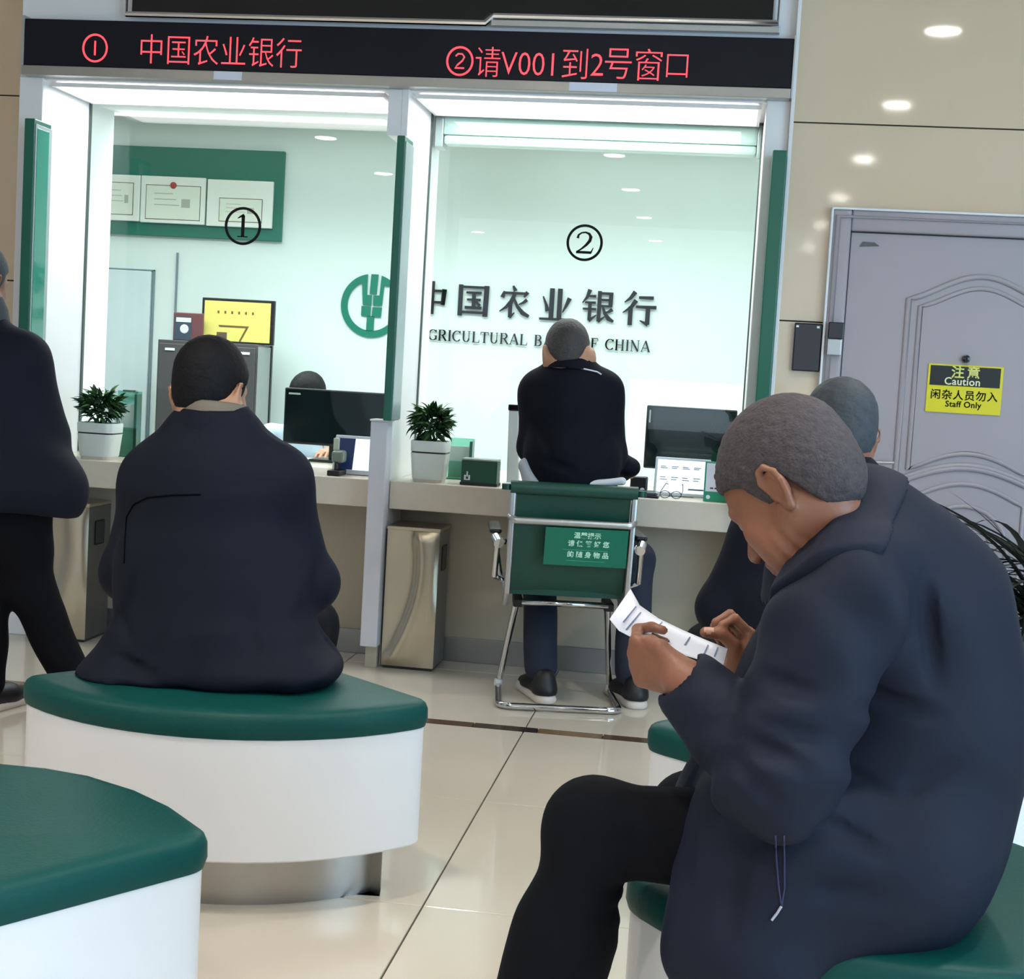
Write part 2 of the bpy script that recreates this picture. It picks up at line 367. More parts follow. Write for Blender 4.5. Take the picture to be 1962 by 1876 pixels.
for px0, px1, py in ((409, 463, 147), (1090, 1182, 173)):
    a = at(px0, py, 5.69); b = at(px1, py, 5.69)
    tg = MB().box((a[0], 5.6915, 2.271), (b[0], 5.6935, 2.303)).build('rail_tag', paper)
    tag(tg, 'small white tag stuck on the steel rail over window %s' % ('one' if px0 < 800 else 'two'), 'label')
t = thing('lightbox', 'dark panel in a silver frame mounted above the display board', 'sign', (-1.3, 5.72, 2.50))
a = at(240, 38, 5.72); b = at(1490, 50, 5.72); m_ = at(930, 42, 5.72)
MB().poly([(a[0]+.02, 5.735, 2.535), (m_[0]-.02, 5.735, 2.535), (m_[0]+.01, 5.735, 2.56), (b[0]-.02, 5.735, 2.56), (b[0]-.02, 5.735, 2.92), (a[0]+.02, 5.735, 2.92)], (0, .025, 0)).build('panel', gblack, t)
MB().tube([(a[0], 5.73, 2.93), (a[0], 5.73, 2.522), (m_[0], 5.73, 2.522), (m_[0]+.03, 5.73, 2.55), (b[0], 5.73, 2.55), (b[0], 5.73, 2.93)], .012, 8, True).build('frame', chrome, t)
MB().box((m_[0]+.02, 5.725, 2.512), (b[0]+.01, 5.76, 2.536), .003).build('lower_rail', alu, t)
# ================================================================== PRIVACY FINS
def fin(label, x0, x1, z0, z1, side):
    t = thing('privacy_fin', label, 'screen', ((x0+x1)/2, 5.68, z0), 'green privacy fins between the windows')
    MB().box((x0, 5.60, z0), (x1, 5.748, z1), .004).build('core', green, t)
    if side:
        MB().box((x1, 5.606, z0+.004), (x1+.004, 5.748, z1-.02), .001).build('side_border', finedge, t)
        if side == 2:
            MB().box((x1+.002, 5.615, z0+.02), (x1+.006, 5.718, z1-.035), .001).build('side_panel', teal, t)
            put_text('lettering', '绿色', .05, (x1+.0065, 5.668, 1.50), M('faint_teal', (40, 165, 150), .3), t, R=Matrix.Rotation(math.pi/2, 4, 'Z') @ Matrix.Rotation(math.pi/2, 4, 'X')) if False else None
    return t
a = at(47, 226, 5.60); b = at(67, 226, 5.60)
fin('tall green fin with a bright teal side at the left end of the counter', a[0], b[0], .70, a[2], 2)
a = at(761, 259, 5.60); b = at(777, 259, 5.60)
fin('narrow tall green fin between window one and window two', a[0], b[0], .985, a[2], 1)
a = at(1481, 287, 5.60); b = at(1509, 287, 5.60)
fin('dark green fin at right end of the counter beside the beige wall', a[0], b[0], .75, a[2], 0)
t = thing('divider_post', 'white lower divider panel standing before the counter between both windows', 'panel', (-1.315, 5.8, 0))
MB().box((-1.349, 5.66, .09), (-1.281, 5.749, .978), .004).build('panel', M('post_white', (206, 206, 214), .4), t)
MB().box((-1.352, 5.655, .9785), (-1.274, 5.749, .986), .002).build('cap', white, t)
MB().box((-1.335, 5.70, 0), (-1.288, 5.749, .09), .002).build('foot', underm, t)
# ================================================================== COUNTER
t = thing('counter', 'long beige service counter running below both glass windows', 'counter', (-1.35, 5.95, 0))
MB().box((LX+.002, 5.75, .632), (-1.351, 6.80, .743), .004).build('worktop', counterm, t)
MB().box((-1.281, 5.75, .632), (RX-.001, 6.80, .743), .004).build('worktop', counterm, t)
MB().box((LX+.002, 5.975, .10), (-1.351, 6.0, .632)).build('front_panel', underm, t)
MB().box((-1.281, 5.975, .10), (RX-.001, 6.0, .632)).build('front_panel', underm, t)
MB().box((LX+.002, 5.965, 0), (-1.351, 5.99, .10), .002).box((-1.281, 5.965, 0), (RX-.001, 5.99, .10), .002).build('kickboard', greysteel, t)
ZC = .743
# ================================================================== BINS
def sculpt_bin(label, x0, y0, mat, dark):
    t = thing('waste_bin', label, 'bin', (x0+.105, y0+.11, 0), 'steel bins under the counter')
    X0, X1, Y0, Y1, H = x0, x0+.21, y0, y0+.22, .555
    mb = MB(); bm = mb.bm; nx, nz = 20, 24; grid = []
    for j in range(nz+1):
        row = []
        for i in range(nx+1):
            u, v = i/nx, j/nz; s = .42+.30*math.sin(v*2.4+.1)-.36*(1-v)**2      # a long curved crease swept over the front
            d = u-s; q = .018*math.exp(-(d/.10)**2) if d < 0 else .018*math.exp(-(d/.34)**2)
            edge = min(1, u/.06, (1-u)/.06, v/.04, (1-v)/.04)
            row.append(bm.verts.new((X0+.21*u, Y0-q*edge, .012+(H-.012)*v)))
        grid.append(row)
    for j in range(nz):
        for i in range(nx): bm.faces.new((grid[j][i], grid[j][i+1], grid[j+1][i+1], grid[j+1][i]))
    mb.build('front', mat, t, True)
    MB().box((X0, Y0+.0005, .012), (X1, Y1, H), .003).build('body', dark, t)
    MB().box((X0-.004, Y0-.006, H), (X1+.004, Y1, H+.014), .004).build('top_lid', mat, t)
    MB().box((X1-.002, Y0+.06, H-.16), (X1+.003, Y0+.15, H-.06), .006).build('side_slot', black, t)
    MB().box((X0+.008, Y0+.008, 0), (X1-.008, Y1-.008, .012)).build('foot', black, t)
champagne = M('champagne_steel', (188, 178, 158), .28, metal=.9, var=.06, vscale=9)
sculpt_bin('stainless bin with a sweeping curved front under counter beside the white divider', -1.272, 5.715, champagne, greysteel)
sculpt_bin('stainless bin half hidden behind standing man at the left end of the counter', -2.715, 5.70, champagne, M('bin_shaded_side', (92, 88, 82), .4, metal=.4))  # same kind of bin; its shadow is put into a darker body colour
# ================================================================== SECURITY DOOR
d1 = thing('door_1', None, None, (.95, YW, 0)); d1['kind'] = 'structure'
DL, DR, DT = .447, 1.455, 1.812
mb = MB()
for lo, hi in (((.372, 0), (DL-.004, 1.895)), ((DR+.004, 0), (1.53, 1.895)), ((DL-.004, DT+.004), (DR+.004, 1.895))):
    mb.box((lo[0], YW-.03, lo[1]), (hi[0], YW+.05, hi[1]), .008, 3)
mb.build('frame', doorm, d1, 30)
MB().tube([(.392, YW-.032, 0), (.392, YW-.032, 1.868), (1.51, YW-.032, 1.868), (1.51, YW-.032, 0)], .011, 8).build('frame_moulding', doorm, d1, True)
MB().box((.364, YW-.036, 0), (.373, YW+.02, 1.90), .002).box((.364, YW-.036, 1.894), (1.54, YW+.02, 1.903), .002).build('frame_edge', white, d1)
lf_ = MB().box((DL, YW-.006, .008), (DR, YW+.04, DT), .003).build('leaf', doorm, d1)
MB().box((DL-.004, YW+.005, 0), (DR+.004, YW+.02, DT+.004)).build('door_gap', black, d1)
cx = (DL+DR)/2
def arch(x0, x1, z0, zt, zp, n=26):      # rails with an ogee arched head; zt shoulder height, zp peak
    pts = [(x0, z0), (x0, zt)]
    for k in range(1, n):
        u = k/n; pts.append((x0+(x1-x0)*u, zt+(zp-zt)*(.5-.5*math.cos(2*math.pi*u))**.75))
    return pts+[(x1, zt), (x1, z0)]
def circ(xc, zc, r, a0, a1, n=24): return [(xc+r*math.cos(math.radians(a0+(a1-a0)*k/n)), zc+r*math.sin(math.radians(a0+(a1-a0)*k/n))) for k in range(n+1)]
YD = YW-.006
def mould(pts, r, closed=True): MB().tube([(x, YD, z) for x, z in pts], r, 8, closed).build('moulding', doorm, lf_, True)
pl, pr_ = at(1741, 572, YW)[0], 2*cx-at(1741, 572, YW)[0]
zsh, zpk = at(1741, 572, YW)[2], at(1864, 530, YW)[2]
zb = at(1744, 922, YW)[2]
def panel_top(i): 
    x0, x1 = pl+i, pr_-i
    p = arch(x0, x1, zb+i, zsh-i*.6, zpk-i)
    return p + [(x1-(x1-x0)*k/16, zb+i+.075*math.sin(math.pi*k/16)) for k in range(1, 16)]
mould(panel_top(0), .012); mould(panel_top(.045), .010)
MB().poly([(x, YD, z) for x, z in panel_top(.055)], (0, -.006, 0)).build('raised_panel', doorm, lf_)
rr = (pr_-pl)/2
zc = zb-.012
def low_panel(i):
    x0, x1 = pl+i, pr_-i
    top = [(x0+(x1-x0)*k/16, zc-i*1.2+.075*math.sin(math.pi*k/16)) for k in range(17)]
    return [(x0, .14+i)]+top+[(x1, .14+i)]
mould(low_panel(0), .012); mould(low_panel(.05), .010)
mould(circ(cx, zc-.24, .17, 0, 360)[:-1], .010); mould(circ(cx, zc-.24, .11, 0, 360)[:-1], .008)
h_ = at(1668, 886, YW-.06); h2 = at(1690, 884, YW-.06)
MB().tube([(h_[0]-.02, YW-.05, h_[2]), (h_[0]+.09, YW-.055, h_[2]+.004)], [.009, .007]).tube([(h_[0]-.015, YW-.05, h_[2]), (h_[0]-.015, YW, h_[2])], .009).lathe([(.024, 0), (.024, -.012), (.02, -.014)], (h_[0]-.015, YD, h_[2]), 20, axis='y').build('door_handle', alu, lf_, 30)
a = at(1648, 463, YD); b = at(1685, 474, YD)
pl_ = MB().poly([(a[0], YD-.004, b[2]), (b[0], YD-.004, b[2]+.004), (a[0]+.055, YD-.004, a[2]-.001), (a[0]+.01, YD-.004, a[2])], (0, .004, 0)).build('door_label', M('label_grey', (92, 92, 94), .5)); tag(pl_, 'small dark grey plate at the upper left corner of the grey security door', 'plate')
# latch box on the door frame
t = thing('door_lock', 'grey lock box with black top on the left frame of the security door', 'lock', (.40, YW-.05, 1.33))
a = at(1588, 617, YW-.05); b = at(1615, 650, YW-.05); c = at(1583, 680, YW-.05)
MB().box((a[0], YW-.065, b[2]), (b[0], YW-.03, a[2]), .003).build('reader_head', gblack, t)
MB().box((c[0], YW-.06, c[2]), (b[0]-.004, YW-.03, b[2]), .003).build('body', alu, t)
t = thing('access_terminal', 'flat black door access terminal on beige wall left of the security door', 'access terminal', (.31, YW-.01, 1.26))
a = at(1523, 618, YW-.02); b = at(1570, 713, YW-.02)
MB().box((a[0], YW-.028, b[2]), (b[0], YW, a[2]), .005).build('body', gblack, t)
MB().box((b[0]+.001, YW-.024, b[2]+.004), (b[0]+.010, YW, a[2]-.006), .002).build('side_bracket', alu, t)
for xx in (a[0]+.006, b[0]-.022): MB().box((xx, YW-.03, a[2]-.018), (xx+.010, YW-.0275, a[2]-.010)).build('indicator', M('pale_dot', (235, 240, 240), .4), t)
# caution sign
ys = YD-.012
t = thing('caution_sign', 'yellow and black caution sign hanging on the grey security door', 'sign', at(1845, 795, ys))
q = [at(1782, 697, ys), at(1923, 703, ys), at(1917, 795, ys), at(1770, 790, ys)]
x0, x1 = (q[0][0]+q[3][0])/2, (q[1][0]+q[2][0])/2; z1, z0 = (q[0][2]+q[1][2])/2, (q[2][2]+q[3][2])/2
t = MB().box((x0, ys, z0), (x1, ys+.006, z1), .001).build('board', yellow, t)
MB().box((x0+.008, ys-.001, z0+(z1-z0)*.56), (x1-.010, ys, z1-.006)).build('black_band', M('sign_black', (20, 20, 20), .5), t)
xm = (x0+x1)/2; H_ = z1-z0
py_ = M('pale_yellow_print', (226, 228, 120), .5)
put_text('lettering', '注意', .050, (xm, ys-.0012, z0+H_*.83), py_, t, 1.35, .001, .0004)
put_text('lettering', 'Caution', .040, (xm-.01, ys-.0012, z0+H_*.65), M('pale_print', (240, 240, 200), .5), t, 1.05, .0006, .0004)
put_text('lettering', '闲杂人员勿入', .040, (xm, ys-.0005, z0+H_*.36), ink, t, 1.12, .0006, .0004)
put_text('lettering', 'Staff Only', .032, (xm, ys-.0005, z0+H_*.18), ink, t, 1.05, .0006, .0004)
hk = MB().lathe([(.005, -.03), (.014, -.028), (.016, -.01), (.016, 0)], (0, 0, 0), 20, axis='y'); c = at(1850, 688, YD)
bmesh.ops.translate(hk.bm, vec=V(c), verts=hk.bm.verts[:]); hk = hk.build('sign_hook', gblack, None, 30); tag(hk, 'round black knob hook just above the yellow caution sign', 'hook')

# ================================================================== BACK WALL: lettering, logo, noticeboard, cabinet
KAI = {
 '中': [([(50, 104), (50, 0)], 12), ([(12, 78), (15, 32)], [12, 13]), ([(12, 74), (88, 74)], 8), ([(88, 80), (84, 30)], [15, 13]), ([(14, 38), (86, 38)], 8)],
 '国': [([(9, 98), (9, 0)], 14), ([(9, 91), (92, 91)], 8), ([(92, 97), (90, 0)], 16), ([(9, 12), (90, 12)], 8), ([(27, 74), (76, 74)], [7, 9]), ([(30, 52), (74, 52)], [6, 8]), ([(52, 74), (52, 28)], 12), ([(24, 27), (78, 27)], 9), ([(60, 46), (72, 33)], [6, 11])],
 '农': [([(44, 102), (52, 86)], [6, 13]), ([(18, 84), (11, 64)], [7, 14]), ([(14, 79), (90, 79)], 8), ([(91, 84), (80, 68)], [13, 5]), ([(52, 80), (40, 52), (24, 34), (4, 20)], [11, 13, 9, 3]), ([(38, 50), (38, 2)], 12), ([(36, 2), (52, 18)], [10, 3]), ([(47, 66), (60, 38), (78, 18), (98, 8)], [6, 10, 14, 10]), ([(90, 60), (78, 50), (64, 44)], [11, 8, 3])],
 '业': [([(37, 100), (37, 4)], 15), ([(62, 100), (62, 4)], 15), ([(9, 74), (20, 48), (25, 28)], [4, 9, 14]), ([(93, 72), (82, 46), (72, 26)], [14, 9, 3]), ([(0, 4), (100, 4)], [7, 9])],
 '银': [([(24, 102), (16, 78), (2, 60)], [13, 9, 3]), ([(20, 82), (44, 82)], [6, 9]), ([(10, 62), (44, 62)], [6, 8]), ([(4, 42), (46, 42)], [6, 8]), ([(26, 62), (26, 6)], 11), ([(24, 5), (48, 24)], [11, 3]), ([(55, 99), (55, 4)], 12), ([(53, 4), (74, 20)], [11, 3]), ([(55, 92), (92, 92)], 8), ([(91, 96), (90, 50)], 13), ([(55, 72), (90, 72)], 7), ([(55, 53), (90, 53)], 7), ([(97, 44), (86, 36), (74, 32)], [12, 8, 3]), ([(66, 52), (74, 30), (86, 14), (102, 6)], [6, 10, 14, 8])],
 '行': [([(34, 102), (20, 82), (2, 68)], [14, 10, 3]), ([(38, 76), (22, 52), (-2, 36)], [14, 11, 3]), ([(22, 56), (22, -2)], 14), ([(46, 85), (92, 85)], [8, 11]), ([(38, 56), (102, 56)], [8, 11]), ([(76, 56), (76, 2)], 14), ([(78, 2), (52, 14)], [13, 3])]}
def arc(cx_, cy, rx, ry, a0, a1, n=12): return [(cx_+rx*math.cos(math.radians(a0+(a1-a0)*k/n)), cy+ry*math.sin(math.radians(a0+(a1-a0)*k/n))) for k in range(n+1)]
def aw(a0, a1, n, thick, thin): return [thin+(thick-thin)*abs(math.cos(math.radians(a0+(a1-a0)*k/n))) for k in range(n+1)]
ST, TH = 17, 6
LET = {
 'A': (96, [([(8, 0), (46, 100)], 7), ([(46, 100), (86, 0)], ST), ([(22, 34), (66, 34)], TH), ([(0, 2), (24, 2)], 5), ([(70, 2), (98, 2)], 5)]),
 'G': (96, [(arc(52, 50, 42, 47, 45, 320), aw(45, 320, 12, ST, TH)), ([(84, 42), (84, 8)], 15), ([(66, 43), (96, 43)], 5), ([(86, 98), (86, 70)], [8, 3])]),
 'R': (94, [([(18, 0), (18, 100)], ST), ([(4, 98), (50, 98)], 6), (arc(46, 75, 26, 23, 90, -90), aw(90, -90, 12, ST, TH)), ([(20, 52), (48, 52)], 6), ([(46, 52), (84, 2)], 15), ([(4, 2), (34, 2)], 5), ([(74, 2), (98, 2)], 5)]),
 'I': (40, [([(20, 0), (20, 100)], ST), ([(4, 98), (36, 98)], 5), ([(4, 2), (36, 2)], 5)]),
 'C': (90, [(arc(50, 50, 42, 47, 42, 318), aw(42, 318, 12, ST, TH)), ([(82, 99), (82, 72)], [8, 3])]),
 'U': (98, [([(20, 98), (20, 34)], ST), (arc(48, 34, 28, 31, 180, 360), aw(180, 360, 12, ST*.9, TH)), ([(76, 34), (76, 98)], 7), ([(4, 98), (36, 98)], 5), ([(62, 98), (92, 98)], 5)]),
 'L': (80, [([(20, 0), (20, 100)], ST), ([(4, 98), (36, 98)], 5), ([(4, 2), (72, 2)], 6), ([(74, 0), (78, 28)], [8, 3])]),
 'T': (88, [([(44, 0), (44, 98)], ST), ([(6, 97), (82, 97)], 7), ([(6, 98), (3, 72)], [8, 3]), ([(82, 98), (85, 72)], [8, 3]), ([(28, 2), (60, 2)], 5)]),
 'B': (86, [([(18, 0), (18, 100)], ST), ([(4, 98), (44, 98)], 6), (arc(42, 76, 24, 22, 90, -90), aw(90, -90, 12, ST*.9, TH)), ([(20, 53), (44, 53)], 6), (arc(44, 27, 28, 25, 90, -90), aw(90, -90, 12, ST, TH)), ([(4, 2), (46, 2)], 6)]),
 'N': (100, [([(16, 0), (16, 98)], 7), ([(14, 100), (80, 0)], ST), ([(82, 0), (82, 98)], 7), ([(2, 98), (24, 98)], 5), ([(4, 2), (30, 2)], 5), ([(68, 98), (96, 98)], 5)]),
 'K': (96, [([(18, 0), (18, 100)], ST), ([(78, 98), (24, 44)], 7), ([(36, 58), (84, 2)], 16), ([(4, 98), (34, 98)], 5), ([(4, 2), (34, 2)], 5), ([(64, 98), (92, 98)], 5), ([(70, 2), (98, 2)], 5)]),
 'O': (100, [(arc(50, 50, 42, 47, 0, 360, 24), aw(0, 360, 24, ST, TH))]),
 'F': (78, [([(18, 0), (18, 100)], ST), ([(4, 97), (70, 97)], 7), ([(70, 98), (72, 72)], [8, 3]), ([(20, 52), (54, 52)], 6), ([(54, 66), (54, 38)], 5), ([(4, 2), (36, 2)], 5)]),
 'H': (100, [([(18, 0), (18, 100)], ST), ([(80, 0), (80, 100)], ST), ([(18, 50), (80, 50)], 6), ([(4, 98), (34, 98)], 5), ([(4, 2), (34, 2)], 5), ([(66, 98), (96, 98)], 5), ([(66, 2), (96, 2)], 5)])}
t = thing('wall_lettering', 'black raised bank name in large characters with English below on the white inner wall', 'lettering', (-1.1, YB, 1.35))
YL = YB-.012
xs0, xs1 = at(877, 575, YL)[0], at(1255, 590, YL)[0]
step = (xs1-xs0)/4.74; ch = .196
zc_ = at(1065, 582, YL)[2]
for i, chx in enumerate('中国农业银行'):
    mb = MB(); x = xs0+step*(i-1)
    for pts, ws in KAI[chx]: mb.ribbon(pts, ws, (x, YL, zc_-ch/2), (1, 0, 0), (0, 0, 1), .008, step*.76/100)
    mb.build('character', ink, t)
s_ = 'AGRICULTURAL BANK OF CHINA'; hL = .064; gap = 8
tot = sum((LET[c][0]+gap) if c != ' ' else 62 for c in s_); xr = at(1248, 657, YL)[0]
wfull = (xr-at(827, 640, YL)[0])*1.062; k = wfull/tot; x = xr-wfull; zl = at(1040, 653, YL)[2]-hL/2
for c in s_:
    if c == ' ': x += 62*k; continue
    mb = MB()
    for pts, ws in LET[c][1]: mb.ribbon(pts, ws, (x, YL, zl), (k/(hL/100), 0, 0), (0, 0, 1), .006, hL/100)
    mb.build('letter', ink, t); x += (LET[c][0]+gap)*k
# round green emblem
t = thing('wall_emblem', 'round green bank emblem on the white inner wall left of the black lettering', 'emblem', (-2.1, YB, 1.35))
c = at(712, 586, YL); RL = (at(713, 525, YL)[2]-at(713, 647, YL)[2])/2
def emb(px, py): return ((px-775)/635*RL, -(py-893)/635*RL)      # crop pixels to metres around the centre
def epoly(pts, name):
    MB().poly([(c[0]+x, YL-.0, c[2]+z) for x, z in (emb(*p) for p in pts)], (0, .010, 0)).build(name, logo_g, t)
def epts(r, a0, a1, n=40): return [(775+r*math.cos(math.radians(a0+(a1-a0)*k/n)), 893-r*math.sin(math.radians(a0+(a1-a0)*k/n))) for k in range(n+1)]
ro, ri = 635, 500
epoly(epts(ro, 100, 313)+epts(ri, 313, 116)+[(590, 880), (765, 880), (765, 680), (665, 680)], 'ring')
epoly(epts(ro, 74, 48, 10)+[(1115, 500), (1010, 480), (985, 880), (800, 880), (800, 680), (925, 680)], 'ring')
epoly([(738, 262), (882, 262), (862, 655), (720, 655)], 'bar')
epoly([(568, 905), (758, 905), (752, 1110), (568, 1100)], 'block'); epoly([(795, 915), (985, 915), (970, 1115), (785, 1115)], 'block')
epoly([(690, 1100), (835, 1100), (835, 1400), (685, 1400)], 'stem')
# noticeboard with certificates
yb = YB-.03
t = thing('notice_board', 'green notice board on the inner wall behind window one', 'notice board', at(385, 460, yb))
a = at(175, 277, yb); b = at(538, 463, yb); bt = at(541, 290, yb)
MB().box((a[0], yb, b[2]), (b[0], YB-.002, bt[2]), .003).build('board', M('board_green', (28, 112, 94), .5), t)
def cert(label, p0, p1, inner, fm):
    y = yb-.022; a = at(*p0, y); b = at(*p1, y)
    t = thing('certificate', label, 'certificate', ((a[0]+b[0])/2, y, b[2]), 'certificates on the green board')
    t0_ = t; t = MB().box((a[0], y, b[2]), (b[0], yb, a[2]), .004).build('frame', fm, t)
    W_, H_ = b[0]-a[0], a[2]-b[2]
    x0, x1, z0, z1 = a[0]+W_*inner[0], a[0]+W_*inner[1], b[2]+H_*inner[2], b[2]+H_*inner[3]
    MB().box((x0-.004, y-.001, z0-.004), (x1+.004, y, z1+.004)).build('inner_line', M('cert_line', (96, 84, 70), .6), t)
    MB().box((x0, y-.002, z0), (x1, y-.001, z1)).build('sheet', M('cert_sheet', (232, 238, 224), .6), t)
    pr = MB()
    for j in range(3): pr.box((x0+(x1-x0)*.15, y-.0025, z1-(z1-z0)*(.25+.17*j)), (x0+(x1-x0)*(.5+.06*j), y-.002, z1-(z1-z0)*(.225+.17*j)))
    pr.box((x0+(x1-x0)*.66, y-.0025, z0+(z1-z0)*.36), (x0+(x1-x0)*.82, y-.002, z0+(z1-z0)*.62)).build('print', M('cert_print', (178, 182, 170), .6), t)
    return t, (x0, x1, z0, z1, y)
certw = M('cert_frame_white', (240, 244, 236), .35)
cert('white framed certificate cut by window edge at the left of the board', (196, 333), (266, 424), (.18, .82, .14, .82), certw)
ct, (x0, x1, z0, z1, y) = cert('cream framed certificate with a red emblem in the middle of the board', (271, 336), (391, 431), (.09, .92, .09, .80), certw)
MB().lathe([(.02, 0), (.02, -.004), (.012, -.006)], ((x0+x1)/2, y-.001, z1+.004), 14, axis='y').build('seal', M('cert_red', (170, 60, 50), .5), ct)
cert('white framed certificate half behind the painted number at the right of the board', (398, 343), (520, 438), (.20, .84, .12, .60), certw)
# cabinet and things on top
t = thing('steel_cabinet', 'dark grey steel cabinet against the inner wall behind window one', 'cabinet', (-3.0, 8.45, 0))
a = at(303, 652, 8.2); b = at(523, 660, 8.2); c_ = at(494, 660, 8.2); zt = .5*(a[2]+b[2])
MB().box((a[0], 8.2, 0), (c_[0], 8.46, zt), .003).build('body', cabm, t)
MB().box((a[0]+.01, 8.19, .06), ((a[0]+c_[0])/2-.003, 8.2, zt-.02), .003).build('door', cabm, t)
MB().box(((a[0]+c_[0])/2+.003, 8.19, .06), (c_[0]-.01, 8.2, zt-.02), .003).build('door', cabm, t)
MB().box((c_[0]+.001, 8.205, .02), (c_[0]+.006, 8.43, zt-.012), .001).build('side_panel', M('cabinet_pale_side', (150, 156, 156), .4), t)
MB().box((c_[0]+.001, 8.432, 0), (c_[0]+.012, 8.46, zt), .002).build('dark_edge', black, t)
zk = at(390, 675, 8.2)[2]
for xa_, xb_ in ((318, 336), (463, 480)): MB().box((at(xa_, 672, 8.2)[0], 8.183, zk), (at(xb_, 672, 8.2)[0], 8.19, zk+.014)).build('handle', M('handle_white', (235, 238, 238), .3), t)
yc = 8.3
t = thing('framed_print', 'black framed yellow award print standing on the grey cabinet', 'picture', at(455, 660, yc))
a = at(388, 569, yc); b = at(523, 664, yc); tr = at(523, 577, yc); z1 = .5*(a[2]+tr[2]); z0 = zt
MB().box((a[0], yc, z0), (b[0], yc+.025, z1), .003).build('frame', frame_dark, t)
MB().box((a[0]+.016, yc-.002, z0+.012), (b[0]-.022, yc, z1-.016)).build('sheet', M('award_yellow', (232, 218, 120), .4), t)
W_ = b[0]-a[0]; H_ = z1-z0
for i in range(6): MB().box((a[0]+W_*(.22+.095*i), yc-.0035, z0+H_*.66), (a[0]+W_*(.245+.095*i), yc-.002, z0+H_*.72)).build('printed_mark', M('award_ink', (110, 86, 40), .6), t)
MB().poly([(a[0]+W_*.25, yc-.002, z0+H_*.36), (a[0]+W_*.62, yc-.002, z0+H_*.36), (a[0]+W_*.53, yc-.002, z0+H_*.06), (a[0]+W_*.55, yc-.002, z0+H_*.04), (a[0]+W_*.66, yc-.002, z0+H_*.40), (a[0]+W_*.24, yc-.002, z0+H_*.40)], (0, -.002, 0)).build('printed_mark', MATS['award_ink'], t)
MB().box((a[0]+W_*.22, yc-.0035, z0+.013), (a[0]+W_*.36, yc-.002, z0+H_*.24)).build('printed_mark', M('award_brown', (96, 78, 60), .6), t)
t = thing('photo_folder', 'maroon folder with a dark photograph standing on the cabinet beside yellow print', 'folder', at(360, 652, yc-.05))
a = at(334, 598, yc-.05); b = at(389, 652, yc-.05)
MB().box((a[0], yc-.06, zt), (b[0], yc-.045, a[2]), .004).build('cover', M('maroon_cover', (112, 66, 70), .4), t)
W_ = b[0]-a[0]; H_ = a[2]-zt
MB().box((a[0]+W_*.05, yc-.062, zt+H_*.03), (a[0]+W_*.62, yc-.06, zt+H_*.86)).build('photo', M('photo_dark', (66, 78, 92), .3), t)
MB().box((a[0]+W_*.10, yc-.0635, zt+H_*.66), (a[0]+W_*.60, yc-.062, zt+H_*.82)).build('photo_title', M('photo_white', (225, 225, 225), .4), t)
MB().lathe([(.001, -.0012), (.022, -.001), (.026, 0)], (a[0]+W_*.38, yc-.062, zt+H_*.42), 16, axis='y').build('photo_figure', MATS['photo_white'], t)
# roller blind cassette inside window two
t = thing('roller_blind', 'pale roller blind cassette along the top edge of window two', 'blind', (-.6, 6.27, 2.12))
MB().box((CX1+.05, 6.22, 2.175), (RX-.02, 6.31, 2.25), .004).build('cassette', M('blind_pale', (206, 226, 218), .4), t)
MB().box((CX1+.05, 6.225, 2.135), (RX-.02, 6.30, 2.175), .012).build('bottom_rail', M('blind_rail', (226, 238, 232), .4), t)
MB().box((CX1+.012, 6.215, 2.12), (CX1+.05, 6.315, 2.25), .004).build('end_bracket', alu, t)
MB().box((RX-.02, 6.215, 2.12), (RX-.002, 6.315, 2.25), .004).build('end_bracket', alu, t)
sp = MB().box((-.52, 8.3, .0), (.62, 8.34, 1.20), .004).build('desk_partition', M('partition_white', (238, 246, 248), .4)); tag(sp, 'plain white desk partition behind the right monitor', 'partition')

# ================================================================== STOOLS
def catmull(pts, n=10):
    out = []; m = len(pts)
    for i in range(m):
        p0, p1, p2, p3 = [np.array(pts[(i+j-1) % m], float) for j in range(4)]
        for k in range(n):
            u = k/n; out.append(tuple(.5*((2*p1)+(-p0+p2)*u+(2*p0-5*p1+4*p2-p3)*u*u+(-p0+3*p1-3*p2+p3)*u**3)))
    return out
def rounded(segs, r=.045, n=6):      # outline given as polyline points; corners flagged get rounded
    out = []; m = len(segs)
    for i, (x, y, c) in enumerate(segs):
        if not c: out.append((x, y)); continue
        p = np.array((x, y)); a = np.array(segs[i-1][:2])-p; b = np.array(segs[(i+1) % m][:2])-p
        la, lb = np.linalg.norm(a), np.linalg.norm(b); q = min(r, la*.8, lb*.8)
        A = p+a/la*q; B = p+b/lb*q
        for k in range(n+1):
            u = k/n; out.append(tuple((1-u)**2*A+2*u*(1-u)*p+u*u*B))
    return out
def inset(poly, d):
    P = [np.array(p) for p in poly]; n = len(P); out = []
    area_ = sum(P[i][0]*P[(i+1) % n][1]-P[(i+1) % n][0]*P[i][1] for i in range(n)); s = 1 if area_ > 0 else -1
    for i in range(n):
        t_ = P[(i+1) % n]-P[i-1]; t_ = t_/(np.linalg.norm(t_)+1e-9); out.append(P[i]+s*d*np.array((-t_[1], t_[0])))
    return out
def layers(mb, prof, outline):       # prof: (inset, z)
    rings = [[mb.bm.verts.new((p[0], p[1], z)) for p in inset(outline, d)] for d, z in prof]
    n = len(outline)
    for A, B in zip(rings, rings[1:]):
        for k in range(n): mb.bm.faces.new((A[k], A[(k+1) % n], B[(k+1) % n], B[k]))
    mb.bm.faces.new(rings[0][::-1])
    c = np.mean([np.array(v.co) for v in rings[-1]], axis=0); cv = mb.bm.verts.new((c[0], c[1], prof[-1][1]+.004))
    for k in range(n): mb.bm.faces.new((rings[-1][k], rings[-1][(k+1) % n], cv))
    return mb
